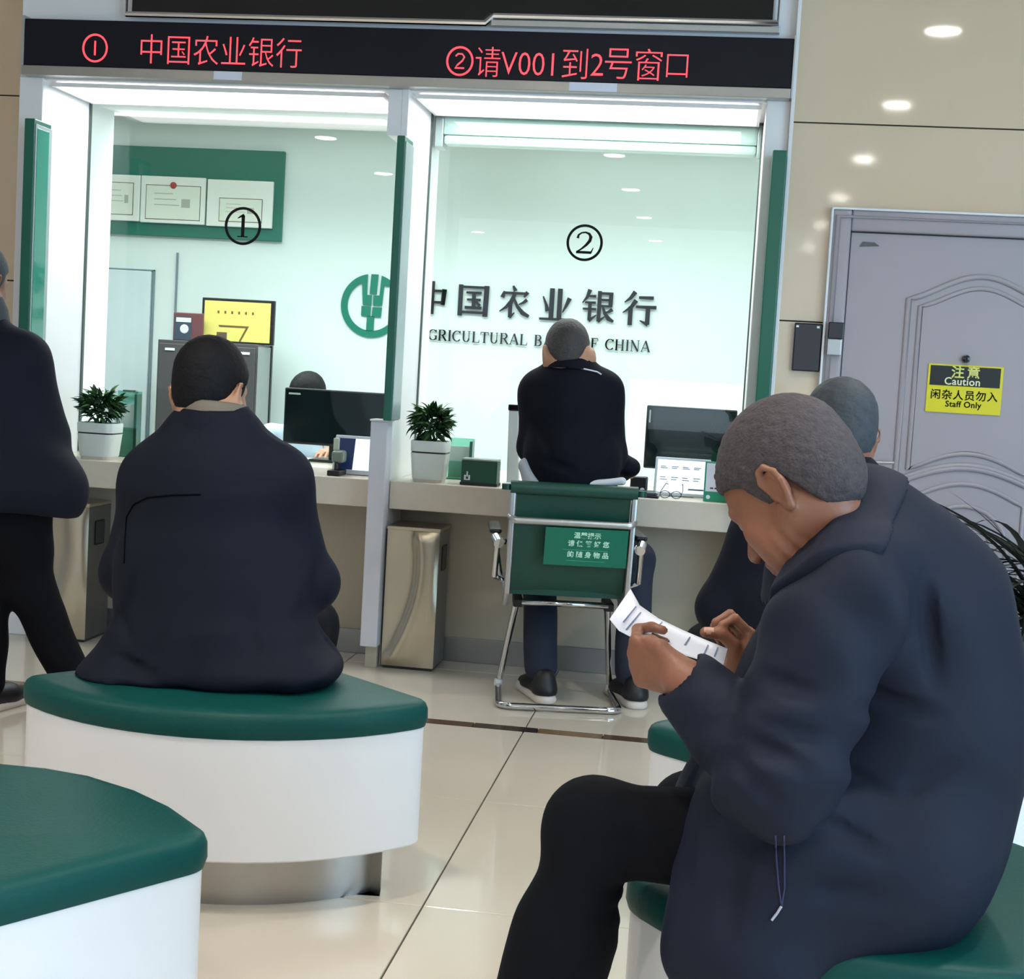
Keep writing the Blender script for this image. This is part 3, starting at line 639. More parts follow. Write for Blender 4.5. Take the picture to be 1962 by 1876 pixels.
def stool(label, outline, top=.452):
    c = np.mean(np.array(outline), axis=0)
    t = thing('waiting_stool', label, 'stool', (c[0], c[1], 0), 'green topped waiting stools')
    layers(MB(), [(.09, 0), (.09, .126)], outline).build('plinth', steel, t, 40)
    layers(MB(), [(.008, .122), (.004, .126), (.004, top-.062)], outline).build('base', stoolw, t, 40)
    layers(MB(), [(.008, top-.064), (.001, top-.060), (-.004, top-.045), (-.003, top-.020), (.002, top-.009), (.010, top-.003), (.022, top), (.032, top+.001)], outline).build('cushion', leather, t, 40)
def sector(L, R, bulge, A, n=18):    # curved front from L to R, straight sides to the blunted apex A
    L, R, A = map(np.array, (L, R, A)); m = (L+R)/2; d = R-L; ln = np.linalg.norm(d); nrm = m-A; nrm = nrm-d*(nrm@d)/ln**2; nrm /= np.linalg.norm(nrm)
    rad = ((ln/2)**2+bulge**2)/(2*bulge); c = m+nrm*(bulge-rad); hw = math.asin(min(1, ln/2/rad)); ax = d/ln
    arcp = [c+rad*(nrm*math.cos(a)+ax*math.sin(a)) for a in np.linspace(-hw, hw, n)]
    segs = [(*arcp[0], 1)]+[(*p, 0) for p in arcp[1:-1]]+[(*arcp[-1], 1)]
    for w_, P, Q in ((.22, R, L),):
        segs += [(*(A+(R-A)*w_), 1), (*(A+(L-A)*w_), 1)]
    return rounded(segs)
stool('curved green topped white stool on which the man before window one sits', sector((-1.535, 3.15), (-.600, 3.262), .235, (-1.118, 3.70)))
stool('empty green topped stool cut off at the lower left corner', rounded([(-.748, 2.215, 1), (-.86, 2.335, 0), (-.95, 2.405, 0), (-1.06, 2.462, 0), (-1.15, 2.482, 0), (-1.25, 2.482, 0), (-1.38, 2.445, 0), (-1.50, 2.37, 0), (-1.60, 2.26, 0), (-1.68, 2.12, 1), (-1.27, 1.58, 1), (-1.15, 1.58, 1)]), .450)
stool('curved green stool under the grey haired man reading a paper', sector((-.105, 2.25), (.80, 2.30), .30, (.37, 2.80)))
stool('green topped stool behind the reading man carrying the man facing the counter', sector((-.125, 3.235), (.805, 3.345), .235, (.30, 3.80)))
# ================================================================== THINGS ON THE COUNTER
def leaf_mesh(name, L, W, curl, mat, seg=5, fold=.25):
    bm = bmesh.new(); rows = []
    for k in range(seg+1):
        u = k/seg; a = curl*u; wv = W*math.sin(math.pi*min(1, .12+.88*u)**.8)*.5+.0006
        c = Vector((0, L*(math.sin(a)/curl if curl else u), 0)); c = Vector((0, L*math.sin(a)/max(curl, .01), -L*(1-math.cos(a))/max(curl, .01)))
        rows.append([bm.verts.new(c+Vector((-wv, 0, wv*fold))), bm.verts.new(c), bm.verts.new(c+Vector((wv, 0, wv*fold)))])
    for A, B in zip(rows, rows[1:]):
        bm.faces.new((A[0], A[1], B[1], B[0])); bm.faces.new((A[1], A[2], B[2], B[1]))
    bmesh.ops.solidify(bm, geom=bm.faces[:], thickness=.0008)
    me = bpy.data.meshes.new(name); bm.to_mesh(me); bm.free(); me.materials.append(mat)
    me.polygons.foreach_set('use_smooth', [True]*len(me.polygons)); return me
LEAF = [leaf_mesh('leaf', 1, .26, .8, leafm), leaf_mesh('leaf', 1, .30, .5, leafd), leaf_mesh('leaf', 1, .22, 1.2, leafd)]
def orient(base, az, el, L, roll=0.):
    d = Vector((math.cos(az)*math.cos(el), math.sin(az)*math.cos(el), math.sin(el)))
    return Matrix.Translation(V(base)) @ d.to_track_quat('Y', 'Z').to_matrix().to_4x4() @ Matrix.Rotation(roll, 4, 'Y') @ Matrix.Scale(L, 4)
nrm0 = lambda v: v/np.linalg.norm(v)
def potted(label, c, wd, h, dark=0):
    t = thing('potted_plant', label, 'plant', (c[0], c[1], ZC), 'potted plants on the counter')
    x, y = c[0], c[1]; r = wd/2*.93
    pt_ = MB().lathe([(r*.84, .012), (r*.86, .016), (r*.97, h*.66), (r*.985, h*.70)], (x, y, ZC), 32, .5).build('pot', potw, t, 40)
    MB().lathe([(r*.95, h*.70), (r*.95, h*.74)], (x, y, ZC), 32, .5).build('water_gap', black, pt_)
    MB().lathe([(r*.985, h*.74), (r*1.0, h*.98), (r*.98, h), (r*.90, h), (r*.88, h*.93)], (x, y, ZC), 32, .5).build('pot_rim', potw, pt_, 40)
    MB().lathe([(r*.80, 0), (r*.82, .012)], (x, y, ZC), 32, .5).build('saucer', counterm, t)
    MB().lathe([(r*.5, h*.70), (r*.86, h*.93), (r*.3, h*.95)], (x, y, ZC), 20).build('soil', soil, t)
    for k in range(9):
        az = k*2.4; tip = (x+r*.9*math.cos(az), y+r*.9*math.sin(az), ZC+h+.07)
        MB().tube([(x+.01*math.cos(az), y+.01*math.sin(az), ZC+h*.93), tip], [.003, .0012], 5).build('stem', leafd, t)
    for k in range(330):
        d = np.array([random.gauss(0, 1), random.gauss(0, 1), random.gauss(.25, .9)]); d = nrm0(d)*random.uniform(.35, 1)**.6
        if d[2] < -.75: continue
        b = (x+d[0]*wd*.43, y+d[1]*wd*.43, ZC+h+.062+d[2]*.066); az = math.atan2(d[1], d[0])+random.uniform(-.6, .6)
        inst('leaf', LEAF[k % 3], orient(b, az, random.uniform(-.5, 1.0)+.45*d[2], random.uniform(.034, .070), random.uniform(-1.2, 1.2)), t)
p1 = at(190, 880, 5.865); potted('green potted plant in a white pot at the left end of the counter', (p1[0], 5.865), .172, .150)
p2 = at(822, 925, 5.85); potted('green potted plant in a white pot beside the centre divider', (p2[0], 5.85), .160, .165)
def acrylic(label, px0, px1, pyt, y, zh):
    a = at(px0, pyt, y); b = at(px1, pyt, y)
    t = thing('leaflet_holder', label, 'holder', ((a[0]+b[0])/2, y, ZC))
    MB().box((a[0], y, ZC), (b[0], y+.004, a[2])).build('back_plate', acryl, t)
    MB().box((a[0], y-.05, ZC), (b[0], y-.046, ZC+(a[2]-ZC)*.45)).build('front_plate', acryl, t)
    MB().box((b[0]-.012, y-.05, ZC), (b[0], y+.004, a[2]-.01), .001).build('side_plate', M('acrylic_edge_green', (48, 104, 88), .15), t)
    MB().box((a[0], y-.05, ZC), (b[0], y+.004, ZC+.006)).build('base_plate', acryl, t)
    MB().box((a[0]+.004, y-.02, ZC+.007), (b[0]-.016, y-.008, ZC+(a[2]-ZC)*.8)).build('leaflets', M('leaflet_pale', (196, 216, 210), .5), t)
acrylic('clear green leaflet holder right of plant at left end of counter', 226, 272, 748, 6.10, .2)
acrylic('clear green leaflet holder between the centre plant and the green box', 862, 910, 838, 6.10, .12)
def monitor(label, p0, p1, y, tilt=0., back=False):
    a = at(*p0, y); b = at(*p1, y); t = thing('monitor', label, 'monitor', ((a[0]+b[0])/2, y+.05, ZC))
    hs_ = MB().box((a[0], y, b[2]), (b[0], y+.03, a[2]), .006).build('housing', black, t)
    MB().box((a[0]+.008, y-.0015, b[2]+.012), (b[0]-.008, y, a[2]-.008)).build('screen', M('dark_glossy_screen', (20, 30, 34), .06, spec=.6), hs_)
    xm = (a[0]+b[0])/2
    MB().box((xm-.03, y+.03, ZC+.01), (xm+.03, y+.05, b[2]+.10), .004).build('stand', black, t)
    MB().box((xm-.11, y-.02, ZC), (xm+.11, y+.12, ZC+.012), .004).build('base', black, t)
    return hs_, a, b
mt, a, b = monitor('large dark monitor behind the glass of window one', (546, 742), (738, 862), 6.55)
MB().box((a[0]+.02, 6.5475, a[2]-.03), (a[0]+.075, 6.549, a[2]-.022)).build('glare_strip', M('glare_silver', (190, 205, 200), .4), mt)  # light reflection on the monitor, put in as a thin pale strip
mt, a, b = monitor('large dark monitor behind the glass at the right of window two', (1240, 776), (1405, 908), 6.45)
MB().box((a[0]+.012, 6.4475, a[2]-.075), (a[0]+.019, 6.449, a[2]-.02)).build('glare_strip', MATS['glare_silver'], mt)  # same painted reflection, upright at the left of this screen
def tablet(label, p0, p1, y, lean, content):
    a = at(*p0, y); b = at(*p1, y); xm = (a[0]+b[0])/2; h = a[2]-ZC-.004; wd = b[0]-a[0]
    t = thing('customer_screen', label, 'screen', (xm, y, ZC), 'small white framed screens on the counter')
    Mx = Matrix.Translation((xm, y, ZC+.004)) @ Matrix.Rotation(-lean, 4, 'X')
    L_ = h/math.cos(lean)
    MB().box((-wd/2, 0, 0), (wd/2, .014, L_), .005, 3, Mx).build('housing', M('tablet_frame', (188, 200, 210), .35), t)
    content(t, Mx, wd, L_)
    MB().poly([(xm-.05, y+.012, ZC), (xm-.05, y+.11, ZC), (xm-.05, y+.035, ZC+h*.6)], (.1, 0, 0)).build('stand', MATS['tablet_frame'], t)
def scr1(t, Mx, wd, L_):
    MB().box((-wd/2+.014, -.002, .018), (wd/2-.012, 0, L_-.014), Mx=Mx).build('screen', screen_w, t)
    MB().box((-wd/2+.014, -.003, .018), (-wd/2+.014+(wd-.026)*.36, -.0015, L_-.014), Mx=Mx).build('screen_panel', screen_b, t)
def scr2(t, Mx, wd, L_):
    MB().box((-wd/2+.010, -.002, .012), (wd/2-.010, 0, L_-.012), Mx=Mx).build('screen', screen_w, t)
    mb = MB()
    for j, zz in enumerate((.74, .70, .46, .40)):
        for i in range(4): mb.box((-wd/2+wd*(.10+.20*i), -.003, L_*zz), (-wd/2+wd*(.10+.20*i+.10+.03*((i+j) % 2)), -.0015, L_*(zz+.018)), Mx=Mx)
    mb.box((-wd/2+wd*.62, -.003, L_*.16), (-wd/2+wd*.9, -.0015, L_*.20), Mx=Mx)
    o = mb.build('screen_text', M('screen_ink', (80, 110, 130), .5), t); o['kind'] = 'stuff'
tablet('small white framed screen showing a blue and white page beside the divider', (638, 833), (738, 915), 5.90, .30, scr1)
tablet('small white framed screen showing lines of text below the right monitor', (1256, 875), (1358, 950), 5.93, .28, scr2)
# card printer between the man and the small screen
t = thing('card_reader', 'small grey green card reader with a black base beside the left small screen', 'card reader', atz(618, 918, ZC))
a = atz(584, 921, ZC); b = atz(624, 921, ZC); y = 5.85
MB().box((a[0], y-.06, ZC), (b[0]-.012, y+.06, ZC+.022), .004).build('base', black, t)
MB().box((a[0]+.004, y-.02, ZC+.05), (b[0]-.01, y+.05, ZC+.10), .012, 3).build('body', M('reader_grey_green', (120, 136, 124), .3), t)
MB().box((a[0]+.02, y-.03, ZC+.02), (b[0]-.03, y+.04, ZC+.055), .006).build('neck', black, t)
MB().box((a[0]+.006, y-.0, ZC+.10), (a[0]+.028, y+.02, ZC+.15), .003).build('card', M('card_pale_green', (190, 206, 186), .4), t)
# green notice box
t = thing('notice_box', 'dark green box with a white mark on its face beside the centre plant', 'box', atz(918, 936, ZC))
a = atz(881, 934, ZC); b = atz(952, 937, ZC); y = 5.80; zt_ = at(918, 880, y)[2]
xa, xb = at(883, 910, y)[0], at(952, 910, y)[0]
MB().box((xa, y, ZC), (xb, y+.09, zt_-.008), .003).build('body', M('box_green', (6, 76, 58), .35), t)
MB().box((xa, y, zt_-.0075), (xb, y+.09, zt_), .002).build('lid', M('box_grey_lid', (150, 164, 160), .4), t)
MB().box((xa-.003, y-.003, ZC), (xb+.003, y+.092, ZC+.012), .002).build('base', black, t)
lx, lz = at(895, 912, y)[0], at(895, 912, y)[2]
MB().box((lx-.012, y-.0015, lz-.013), (lx-.005, y-.0002, lz+.004)).box((lx+.005, y-.0015, lz-.013), (lx+.012, y-.0002, lz+.004)).box((lx-.012, y-.0015, lz-.016), (lx+.012, y-.0002, lz-.012)).box((lx-.003, y-.0015, lz-.002), (lx+.003, y-.0002, lz+.018)).build('printed_mark', paper, t)
# document camera
t = thing('document_camera', 'tall slim white document camera with a black top left of the seated man', 'document camera', atz(985, 930, ZC))
y = 5.95; a = at(984, 775, y); bx = at(980, 930, y)[0]
MB().poly([(bx-.022, y, ZC+.01), (bx+.03, y, ZC+.01), (a[0]+.022, y, a[2]-.025), (a[0]-.018, y, a[2]-.025)], (0, .03, 0), .004).build('column', M('camera_white', (208, 216, 214), .35), t)
MB().box((a[0]-.021, y-.004, a[2]-.026), (a[0]+.024, y+.034, a[2]), .005).build('camera_head', gblack, t)
MB().box((bx-.03, y-.06, ZC), (bx+.06, y+.06, ZC+.012), .004).build('base', MATS['camera_white'], t)
a = atz(955, 945, ZC); b = atz(985, 945, ZC)
mb = MB()
for j in range(3): mb.box((-.03, -.02, .004*j), (.04, .03, .004*j+.003), Mx=Matrix.Translation((a[0]+.03, 5.80, ZC)) @ Matrix.Rotation(.2*j-.2, 4, 'Z'))
o = mb.build('paper_slips', paper); tag(o, 'few white paper slips on the counter edge left of the chair', 'paper', kind='stuff')
# right side: black box, tray, spectacles, stand sign
t = thing('fingerprint_reader', 'small black device beside the seated man at the right', 'reader', atz(1222, 936, ZC))
y = 5.92; a = at(1208, 913, y); b = at(1241, 913, y)
MB().box((a[0], y, ZC), (b[0], y+.06, a[2]), .006).build('body', black, t)
MB().lathe([(.010, 0), (.009, -.003)], (a[0]+.05, y, ZC+.018), 14, axis='y').build('lens', M('lens_pale', (220, 225, 225), .2), t)
a = atz(1212, 958, ZC); b = atz(1262, 958, ZC)
t = thing('document_tray', 'flat black tray lying at counter edge before the right screens', 'tray', (a[0]+.06, 5.82, ZC))
MB().box((a[0]-.02, 5.77, ZC), (b[0]-.004, 5.90, ZC+.010), .003).build('base', black, t)
MB().box((a[0]-.015, 5.778, ZC+.010), (b[0]-.010, 5.893, ZC+.022), .004).build('lid', M('tray_lid', (70, 74, 82), .25), t)
t = thing('spectacles', 'pair of dark spectacles lying folded on the counter beside the black tray', 'glasses', atz(1288, 955, ZC))
c = atz(1284, 957, ZC)
for dx in (-.022, .022):
    MB().tube([(c[0]+dx+.019*math.cos(k*.524), 5.80+.004*math.cos(k*.524), ZC+.017+.014*math.sin(k*.524)) for k in range(12)], .0016, 6, True).build('rim', black, t)
    MB().tube([(c[0]+dx*1.9, 5.80, ZC+.022), (c[0]+dx*1.9+.004, 5.84, ZC+.03), (c[0]+dx*1.5+.01, 5.88, ZC+.055), (c[0]+dx*1.2+.012, 5.905, ZC+.050)], .0018, 6).build('temple', black, t)
MB().tube([(c[0]-.004, 5.80, ZC+.02), (c[0]+.004, 5.80, ZC+.02)], .0016, 6).build('bridge', black, t)
t = thing('stand_sign', 'upright green edged card sign with a round logo at right end of the counter', 'sign', atz(1375, 965, ZC))
y = 5.80; a = at(1352, 884, y); b = at(1402, 962, y)
MB().box((a[0], y, ZC), (b[0], y+.008, a[2]), .002).build('board', M('sign_green', (30, 148, 112), .3), t)
MB().box((a[0]+.006, y-.001, ZC+.040), (b[0]-.006, y, a[2]-.006)).build('card', paper, t)
MB().lathe([(.008, 0), (.008, -.0012)], (a[0]+.018, y, ZC+.018), 16, axis='y').lathe([(.0045, -.001), (.0045, -.0016)], (a[0]+.018, y, ZC+.018), 12, axis='y').build('round_logo', paper, t)
mb = MB()
for j in range(3): mb.box((a[0]+.024+.017*j, y-.0022, ZC+.05+.0), (a[0]+.036+.017*j, y-.001, ZC+.056))
mb.lathe([(.020, -.001), (.018, -.0022)], ((a[0]+b[0])/2, y, ZC+.10), 18, axis='y')
o = mb.build('printed_picture', M('print_dark_red', (96, 52, 58), .6), t); o['kind'] = 'stuff'
MB().box((a[0], y+.008, ZC), (b[0], y+.05, ZC+.004)).build('foot', MATS['sign_green'], t)

# ================================================================== VISITOR CHAIR
CA = math.radians(10); CX, CY = -.4975, 5.19
cu_ = np.array([math.cos(CA), math.sin(CA), 0]); cv_ = np.array([-math.sin(CA), math.cos(CA), 0])
def C(u, v, z): return np.array([CX, CY, 0])+u*cu_+v*cv_+np.array([0, 0, z])
CM = Matrix(((cu_[0], cv_[0], 0, CX), (cu_[1], cv_[1], 0, CY), (0, 0, 1, 0), (0, 0, 0, 1)))
t = thing('visitor_chair', 'green leather visitor chair on a chrome sled frame at window two', 'chair', C(0, .2, 0))
def bend(pts, r=.04, n=5):
    out = [np.array(pts[0], float)]
    for i in range(1, len(pts)-1):
        p, a, b = [np.array(q, float) for q in (pts[i], pts[i-1], pts[i+1])]
        la, lb = np.linalg.norm(a-p), np.linalg.norm(b-p); q = min(r, la*.45, lb*.45); A = p+(a-p)/la*q; B = p+(b-p)/lb*q
        for k in range(n+1): u = k/n; out.append((1-u)**2*A+2*u*(1-u)*p+u*u*B)
    return out+[np.array(pts[-1], float)]
def tub(pts, r, r2=.04, seg=10): return MB().tube([C(*p) for p in bend(pts, r2)], r, seg)
tub([(-.155, .20, .37), (-.168, .22, .355), (-.212, .36, .015), (-.218, .02, .015), (.218, .02, .015), (.212, .36, .015), (.168, .22, .355), (.155, .20, .37)], .012, .05).build('sled_frame', chrome, t, True)
for s in (-1, 1):
    MB().lathe([(.016, -.012), (.018, 0), (.016, .012)], C(s*.212, .345, .03), 14).build('frame_joint', M('joint_white', (226, 226, 226), .3), t, 40)
    MB().box((-.018*1-s*.0+s*.165, .12, .355), (.018+s*.165, .25, .385), .005, 2, CM).build('seat_bracket', black, t)
    MB().poly([C(s*.213-.009, p[0], p[1]) for p in ((-.06, .80), (-.025, .80), (.035, .46), (.10, .405), (.48, .43), (.48, .40), (.08, .365), (.0, .42))], cu_*.018, .003).build('side_frame', alu, t, 30)
    # arm: rear knuckle, loop and pad
    tub([(s*.225, .03, .60), (s*.255, .04, .605), (s*.262, .10, .615), (s*.262, .40, .615), (s*.255, .43, .58), (s*.225, .40, .42)], .010, .03).build('arm_loop', chrome, t, True)
    MB().box((s*.262-.022, .08, .622), (s*.262+.022, .36, .640), .008, 3, CM).build('arm_pad', black, t)
    MB().tube([C(s*.25, .015, .595), C(s*.262, .06, .612)], [.019, .017], 14).build('arm_knuckle', chrome, t, 40)
    MB().tube([C(s*.255, .03, .59), C(s*.258, .075, .47)], .011, 10).tube([C(s*.258, .075, .47), C(s*.225, .08, .455)], .009, 8).build('arm_strut', chrome, t, 40)
tub([(-.165, .16, .37), (.165, .16, .37)], .012).build('seat_crossbar', chrome, t, True)
tub([(-.155, .06, .385), (.155, .06, .385)], .009).build('seat_crossbar', chrome, t, True)
def sheet(prof, hw, th, name, mat, bulge=0., nu=10):     # prof: (v, z) polyline swept over the width
    mb = MB(); bm = mb.bm; F, B = [], []
    for i, (v, z) in enumerate(prof):
        a = np.array(prof[max(i-1, 0)]); b = np.array(prof[min(i+1, len(prof)-1)]); d = (b-a)/np.linalg.norm(b-a); nrm = np.array((-d[1], d[0]))
        F.append([bm.verts.new(C(hw*(2*k/nu-1), v+bulge*(1-(2*k/nu-1)**2), z)) for k in range(nu+1)])
        B.append([bm.verts.new(C(hw*(2*k/nu-1), v+bulge*(1-(2*k/nu-1)**2)+nrm[0]*th, z+nrm[1]*th)) for k in range(nu+1)])
    n = len(prof)
    for i in range(n-1):
        for k in range(nu):
            bm.faces.new((F[i][k], F[i][k+1], F[i+1][k+1], F[i+1][k])); bm.faces.new((B[i][k], B[i+1][k], B[i+1][k+1], B[i][k+1]))
        bm.faces.new((F[i][0], F[i+1][0], B[i+1][0], B[i][0])); bm.faces.new((F[i][nu], B[i][nu], B[i+1][nu], F[i+1][nu]))
    for k in range(nu):
        bm.faces.new((F[0][k], B[0][k], B[0][k+1], F[0][k+1])); bm.faces.new((F[-1][k], F[-1][k+1], B[-1][k+1], B[-1][k]))
    return mb.build(name, mat, t, 40)
sheet([(-.045, .79), (-.03, .72), (-.005, .60), (.02, .50), (.045, .435), (.08, .412)], .200, .016, 'backrest', dkgreen, .012)
sheet([(.06, .412), (.15, .416), (.30, .425), (.42, .43), (.49, .415)], .200, .03, 'seat', dkgreen)
tub([(-.222, -.045, .802), (.222, -.045, .802)], .024, seg=14).build('top_roll', dkgreen, t, 40)
for s in (-1, 1): MB().lathe([(.017, -.01), (.017, .01)], C(s*.236, -.045, .802), 12).build('roll_cap', dkgreen, t, 40)
tub([(-.218, -.03, .70), (-.205, -.055, .688), (.205, -.055, .688), (.218, -.03, .70)], .013, .02).build('grab_bar', alu, t, True)
SGN = Matrix.Translation(V(C(.055, -.048, .612))) @ Matrix.Rotation(CA, 4, 'Z') @ Matrix.Rotation(.20, 4, 'X')
ss_ = MB().box((-.148, -.001, -.078), (.142, .001, .060), .0008, 1, SGN).build('sign_sheet', M('sign_sheet_green', (2, 108, 84), .35), t)
pg = M('pale_green_print', (196, 240, 214), .5)
RX_ = Matrix.Rotation(CA, 4, 'Z') @ Matrix.Rotation(.20, 4, 'X') @ Matrix.Rotation(math.pi/2, 4, 'X')
def sgn(s, size, x, z, sp): put_text('lettering', s, size, SGN @ Vector((x, -.0022, z)), pg, ss_, sp, .0005, .0003, R=RX_)
sgn('温馨提示', .024, .0, .034, 1.0); sgn('请保管好您', .024, .006, .004, 1.55); sgn('的随身物品', .024, .006, -.036, 1.55)
MB().box((-.085, -.0018, -.0195), (.075, -.001, -.0175), Mx=SGN).box((-.07, -.0018, -.0595), (.065, -.001, -.0575), Mx=SGN).build('printed_line', M('print_line_green', (60, 160, 124), .5), ss_)

# ================================================================== FLOOR PALM
t = thing('potted_palm', 'grey green palm in a dark floor pot before the grey door at right edge', 'plant', (1.30, 5.45, 0))
px, py = at(1975, 1150, 5.3)[0], 5.3
MB().lathe([(.11, 0), (.12, .02), (.15, .30), (.155, .32), (.14, .32), (.135, .28)], (px, py, 0), 28).build('pot', M('palm_pot', (40, 40, 42), .3), t, 40)
MB().lathe([(.06, .25), (.135, .285), (.05, .295)], (px, py, 0), 20).build('soil', soil, t)
MB().tube([(px, py, .28), (px+.01, py, .5), (px, py-.01, .66)], [.022, .018, .014], 8).build('trunk', M('palm_trunk', (96, 84, 66), .8, bump=.3), t)
PALM = [leaf_mesh('leaf', 1, .055, .45, palmm, 7), leaf_mesh('leaf', 1, .05, .9, palmm, 7), leaf_mesh('leaf', 1, .06, 1.4, palmm, 7)]
for k in range(120):
    h = random.uniform(.40, .66); az = random.uniform(0, 6.28); el = random.uniform(-.35, 1.2)*(.4+h)
    inst('leaf', PALM[k % 3], orient((px, py, h), az, el, random.uniform(.34, .54), random.uniform(-.3, .3)), t)

# ================================================================== PEOPLE: blended solid shapes turned into one skin
def nrm_(v): v = np.array(v, float); return v/np.linalg.norm(v)
class SDF:
    def __init__(s): s.p = []; s.disp = None
    def cap(s, a, b, ra, rb=None, k=.03, flat=None, op='u'):
        a = np.array(a, float); b = np.array(b, float); rb = ra if rb is None else rb; ab = b-a; L2 = max(ab@ab, 1e-9)
        if flat is not None:
            n = nrm_(flat[0]); q = 1/flat[1]-1
            def f(P):
                d0 = (P-a)@n; Q = P-a+n*(d0*q)[..., None]; ab2 = ab+n*(ab@n)*q; l2 = max(ab2@ab2, 1e-9)
                t = np.clip(Q@ab2/l2, 0, 1); return (np.linalg.norm(Q-t[..., None]*ab2, axis=-1)-(ra+(rb-ra)*t))*min(1, flat[1])
        else:
            def f(P):
                Q = P-a; t = np.clip(Q@ab/L2, 0, 1); return np.linalg.norm(Q-t[..., None]*ab, axis=-1)-(ra+(rb-ra)*t)
        ext = max(1, flat[1]) if flat is not None else 1
        s.p.append((op, k, f, (a+b)/2, np.linalg.norm(ab)/2+max(ra, rb)*ext)); return s
    def ell(s, c, r, R=None, k=.02, op='u'):
        c = np.array(c, float); r = np.array(r, float); R_ = np.eye(3) if R is None else R
        def f(P):
            Q = (P-c)@R_; k0 = np.linalg.norm(Q/r, axis=-1); k1 = np.linalg.norm(Q/(r*r), axis=-1); return k0*(k0-1)/np.maximum(k1, 1e-6)
        s.p.append((op, k, f, c, max(r))); return s
    def fn(s, f, c, rad, k=.01, op='u'): s.p.append((op, k, f, np.array(c, float), rad)); return s
    def plane(s, c, n, k=.004):            # keep the side the normal points away from
        c = np.array(c, float); n = nrm_(n); s.p.append(('i', k, lambda P: (P-c)@n, c, 1e3)); return s
    def comb(s, d, e, op, k):
        if op == 'u': h = np.maximum(k-np.abs(d-e), 0)/k; return np.minimum(d, e)-h*h*k*.25
        if op == 's': e = -e
        h = np.maximum(k-np.abs(d-e), 0)/k; return np.maximum(d, e)+h*h*k*.25
    def far(s, P):
        d = np.full(P.shape[:-1], 1e3)
        for op, k, f, c, R in s.p: d = s.comb(d, f(P), op, k)
        return d
    def bounds(s):
        lo = np.min([c-R for op, k, f, c, R in s.p if op == 'u'], axis=0); hi = np.max([c+R for op, k, f, c, R in s.p if op == 'u'], axis=0); return lo, hi
    def mesh(s, name, h):
        B = 8; lo, hi = s.bounds(); lo = lo-3*h; nb = np.ceil((hi+3*h-lo)/(B*h)).astype(int)
        g = np.stack(np.meshgrid(*[np.arange(n) for n in nb], indexing='ij'), -1).reshape(-1, 3)
        cen = lo+(g+.5)*B*h-.5*h; dc = s.far(cen); br = B*h*.87
        act = np.abs(dc) < br*1.9+.012; ga = g[act]; ca = cen[act]
        off = np.stack(np.meshgrid(*[np.arange(B)]*3, indexing='ij'), -1).reshape(-1, 3)
        P = lo+(ga[:, None, :]*B+off[None])*h
        D = np.full(P.shape[:2], 1e3)
        for op, k, f, c, R in s.p:
            if op == 'i': idx = np.arange(len(ga))
            else: idx = np.nonzero(np.linalg.norm(ca-c, axis=1) < R+br*2+k+.02)[0]
            if len(idx): D[idx] = s.comb(D[idx], f(P[idx]), op, k)
        if s.disp is not None: D = D+s.disp(P)
        dim = nb*B; full = np.ones(nb, np.float32); full.reshape(-1)[:] = np.where(dc < 0, -1, 1)
        V_ = np.repeat(np.repeat(np.repeat(full, B, 0), B, 1), B, 2)
        V6 = V_.reshape(nb[0], B, nb[1], B, nb[2], B); V6[ga[:, 0], :, ga[:, 1], :, ga[:, 2], :] = np.clip(D, -1, 1).reshape(-1, B, B, B)
        S = V_ < 0
        cnt = np.zeros(dim-1, np.int8)
        sl = [slice(0, -1), slice(1, None)]; corners = [(i, j, k) for i in (0, 1) for j in (0, 1) for k in (0, 1)]
        for i, j, k in corners: cnt += S[sl[i], sl[j], sl[k]]
        cells = np.argwhere((cnt > 0) & (cnt < 8)); vals = np.stack([V_[cells[:, 0]+i, cells[:, 1]+j, cells[:, 2]+k] for i, j, k in corners], 1)
        acc = np.zeros((len(cells), 3)); n_ = np.zeros(len(cells)); cs = np.array(corners, float)
        for a in range(8):
            for b in range(a+1, 8):
                if np.abs(cs[a]-cs[b]).sum() != 1: continue
                m = (vals[:, a] < 0) != (vals[:, b] < 0); t = np.where(m, vals[:, a]/np.where(m, vals[:, a]-vals[:, b], 1), 0)
                acc += m[:, None]*(cs[a]+(cs[b]-cs[a])*t[:, None]); n_ += m
        verts = lo+(cells+acc/n_[:, None])*h
        idm = np.full(dim-1, -1, np.int32); idm[cells[:, 0], cells[:, 1], cells[:, 2]] = np.arange(len(cells)); faces = []
        for ax in range(3):
            A = [slice(None)]*3; Bs = [slice(None)]*3; A[ax] = slice(0, -1); Bs[ax] = slice(1, None)
            sa, sb = S[tuple(A)], S[tuple(Bs)]; e = np.argwhere(sa != sb)
            o1, o2 = [(1, 2), (2, 0), (0, 1)][ax]
            e = e[(e[:, o1] > 0) & (e[:, o2] > 0)]
            neg = sa[e[:, 0], e[:, 1], e[:, 2]]
            q = []
            for d1, d2 in ((1, 1), (0, 1), (0, 0), (1, 0)):
                c = e.copy(); c[:, o1] -= d1; c[:, o2] -= d2; c = np.minimum(c, np.array(dim)-2); q.append(idm[c[:, 0], c[:, 1], c[:, 2]])
            q = np.stack(q, 1); q = np.where(neg[:, None], q, q[:, ::-1]); faces.append(q[(q >= 0).all(1)])
        F = np.concatenate(faces)
        me = bpy.data.meshes.new(name); me.vertices.add(len(verts)); me.vertices.foreach_set('co', verts.astype(np.float32).ravel())
        me.loops.add(F.size); me.loops.foreach_set('vertex_index', F.ravel().astype(np.int32)); me.polygons.add(len(F))
        me.polygons.foreach_set('loop_start', np.arange(0, F.size, 4, dtype=np.int32)); me.polygons.foreach_set('loop_total', np.full(len(F), 4, np.int32))
        me.update(calc_edges=True); me.validate(); return me
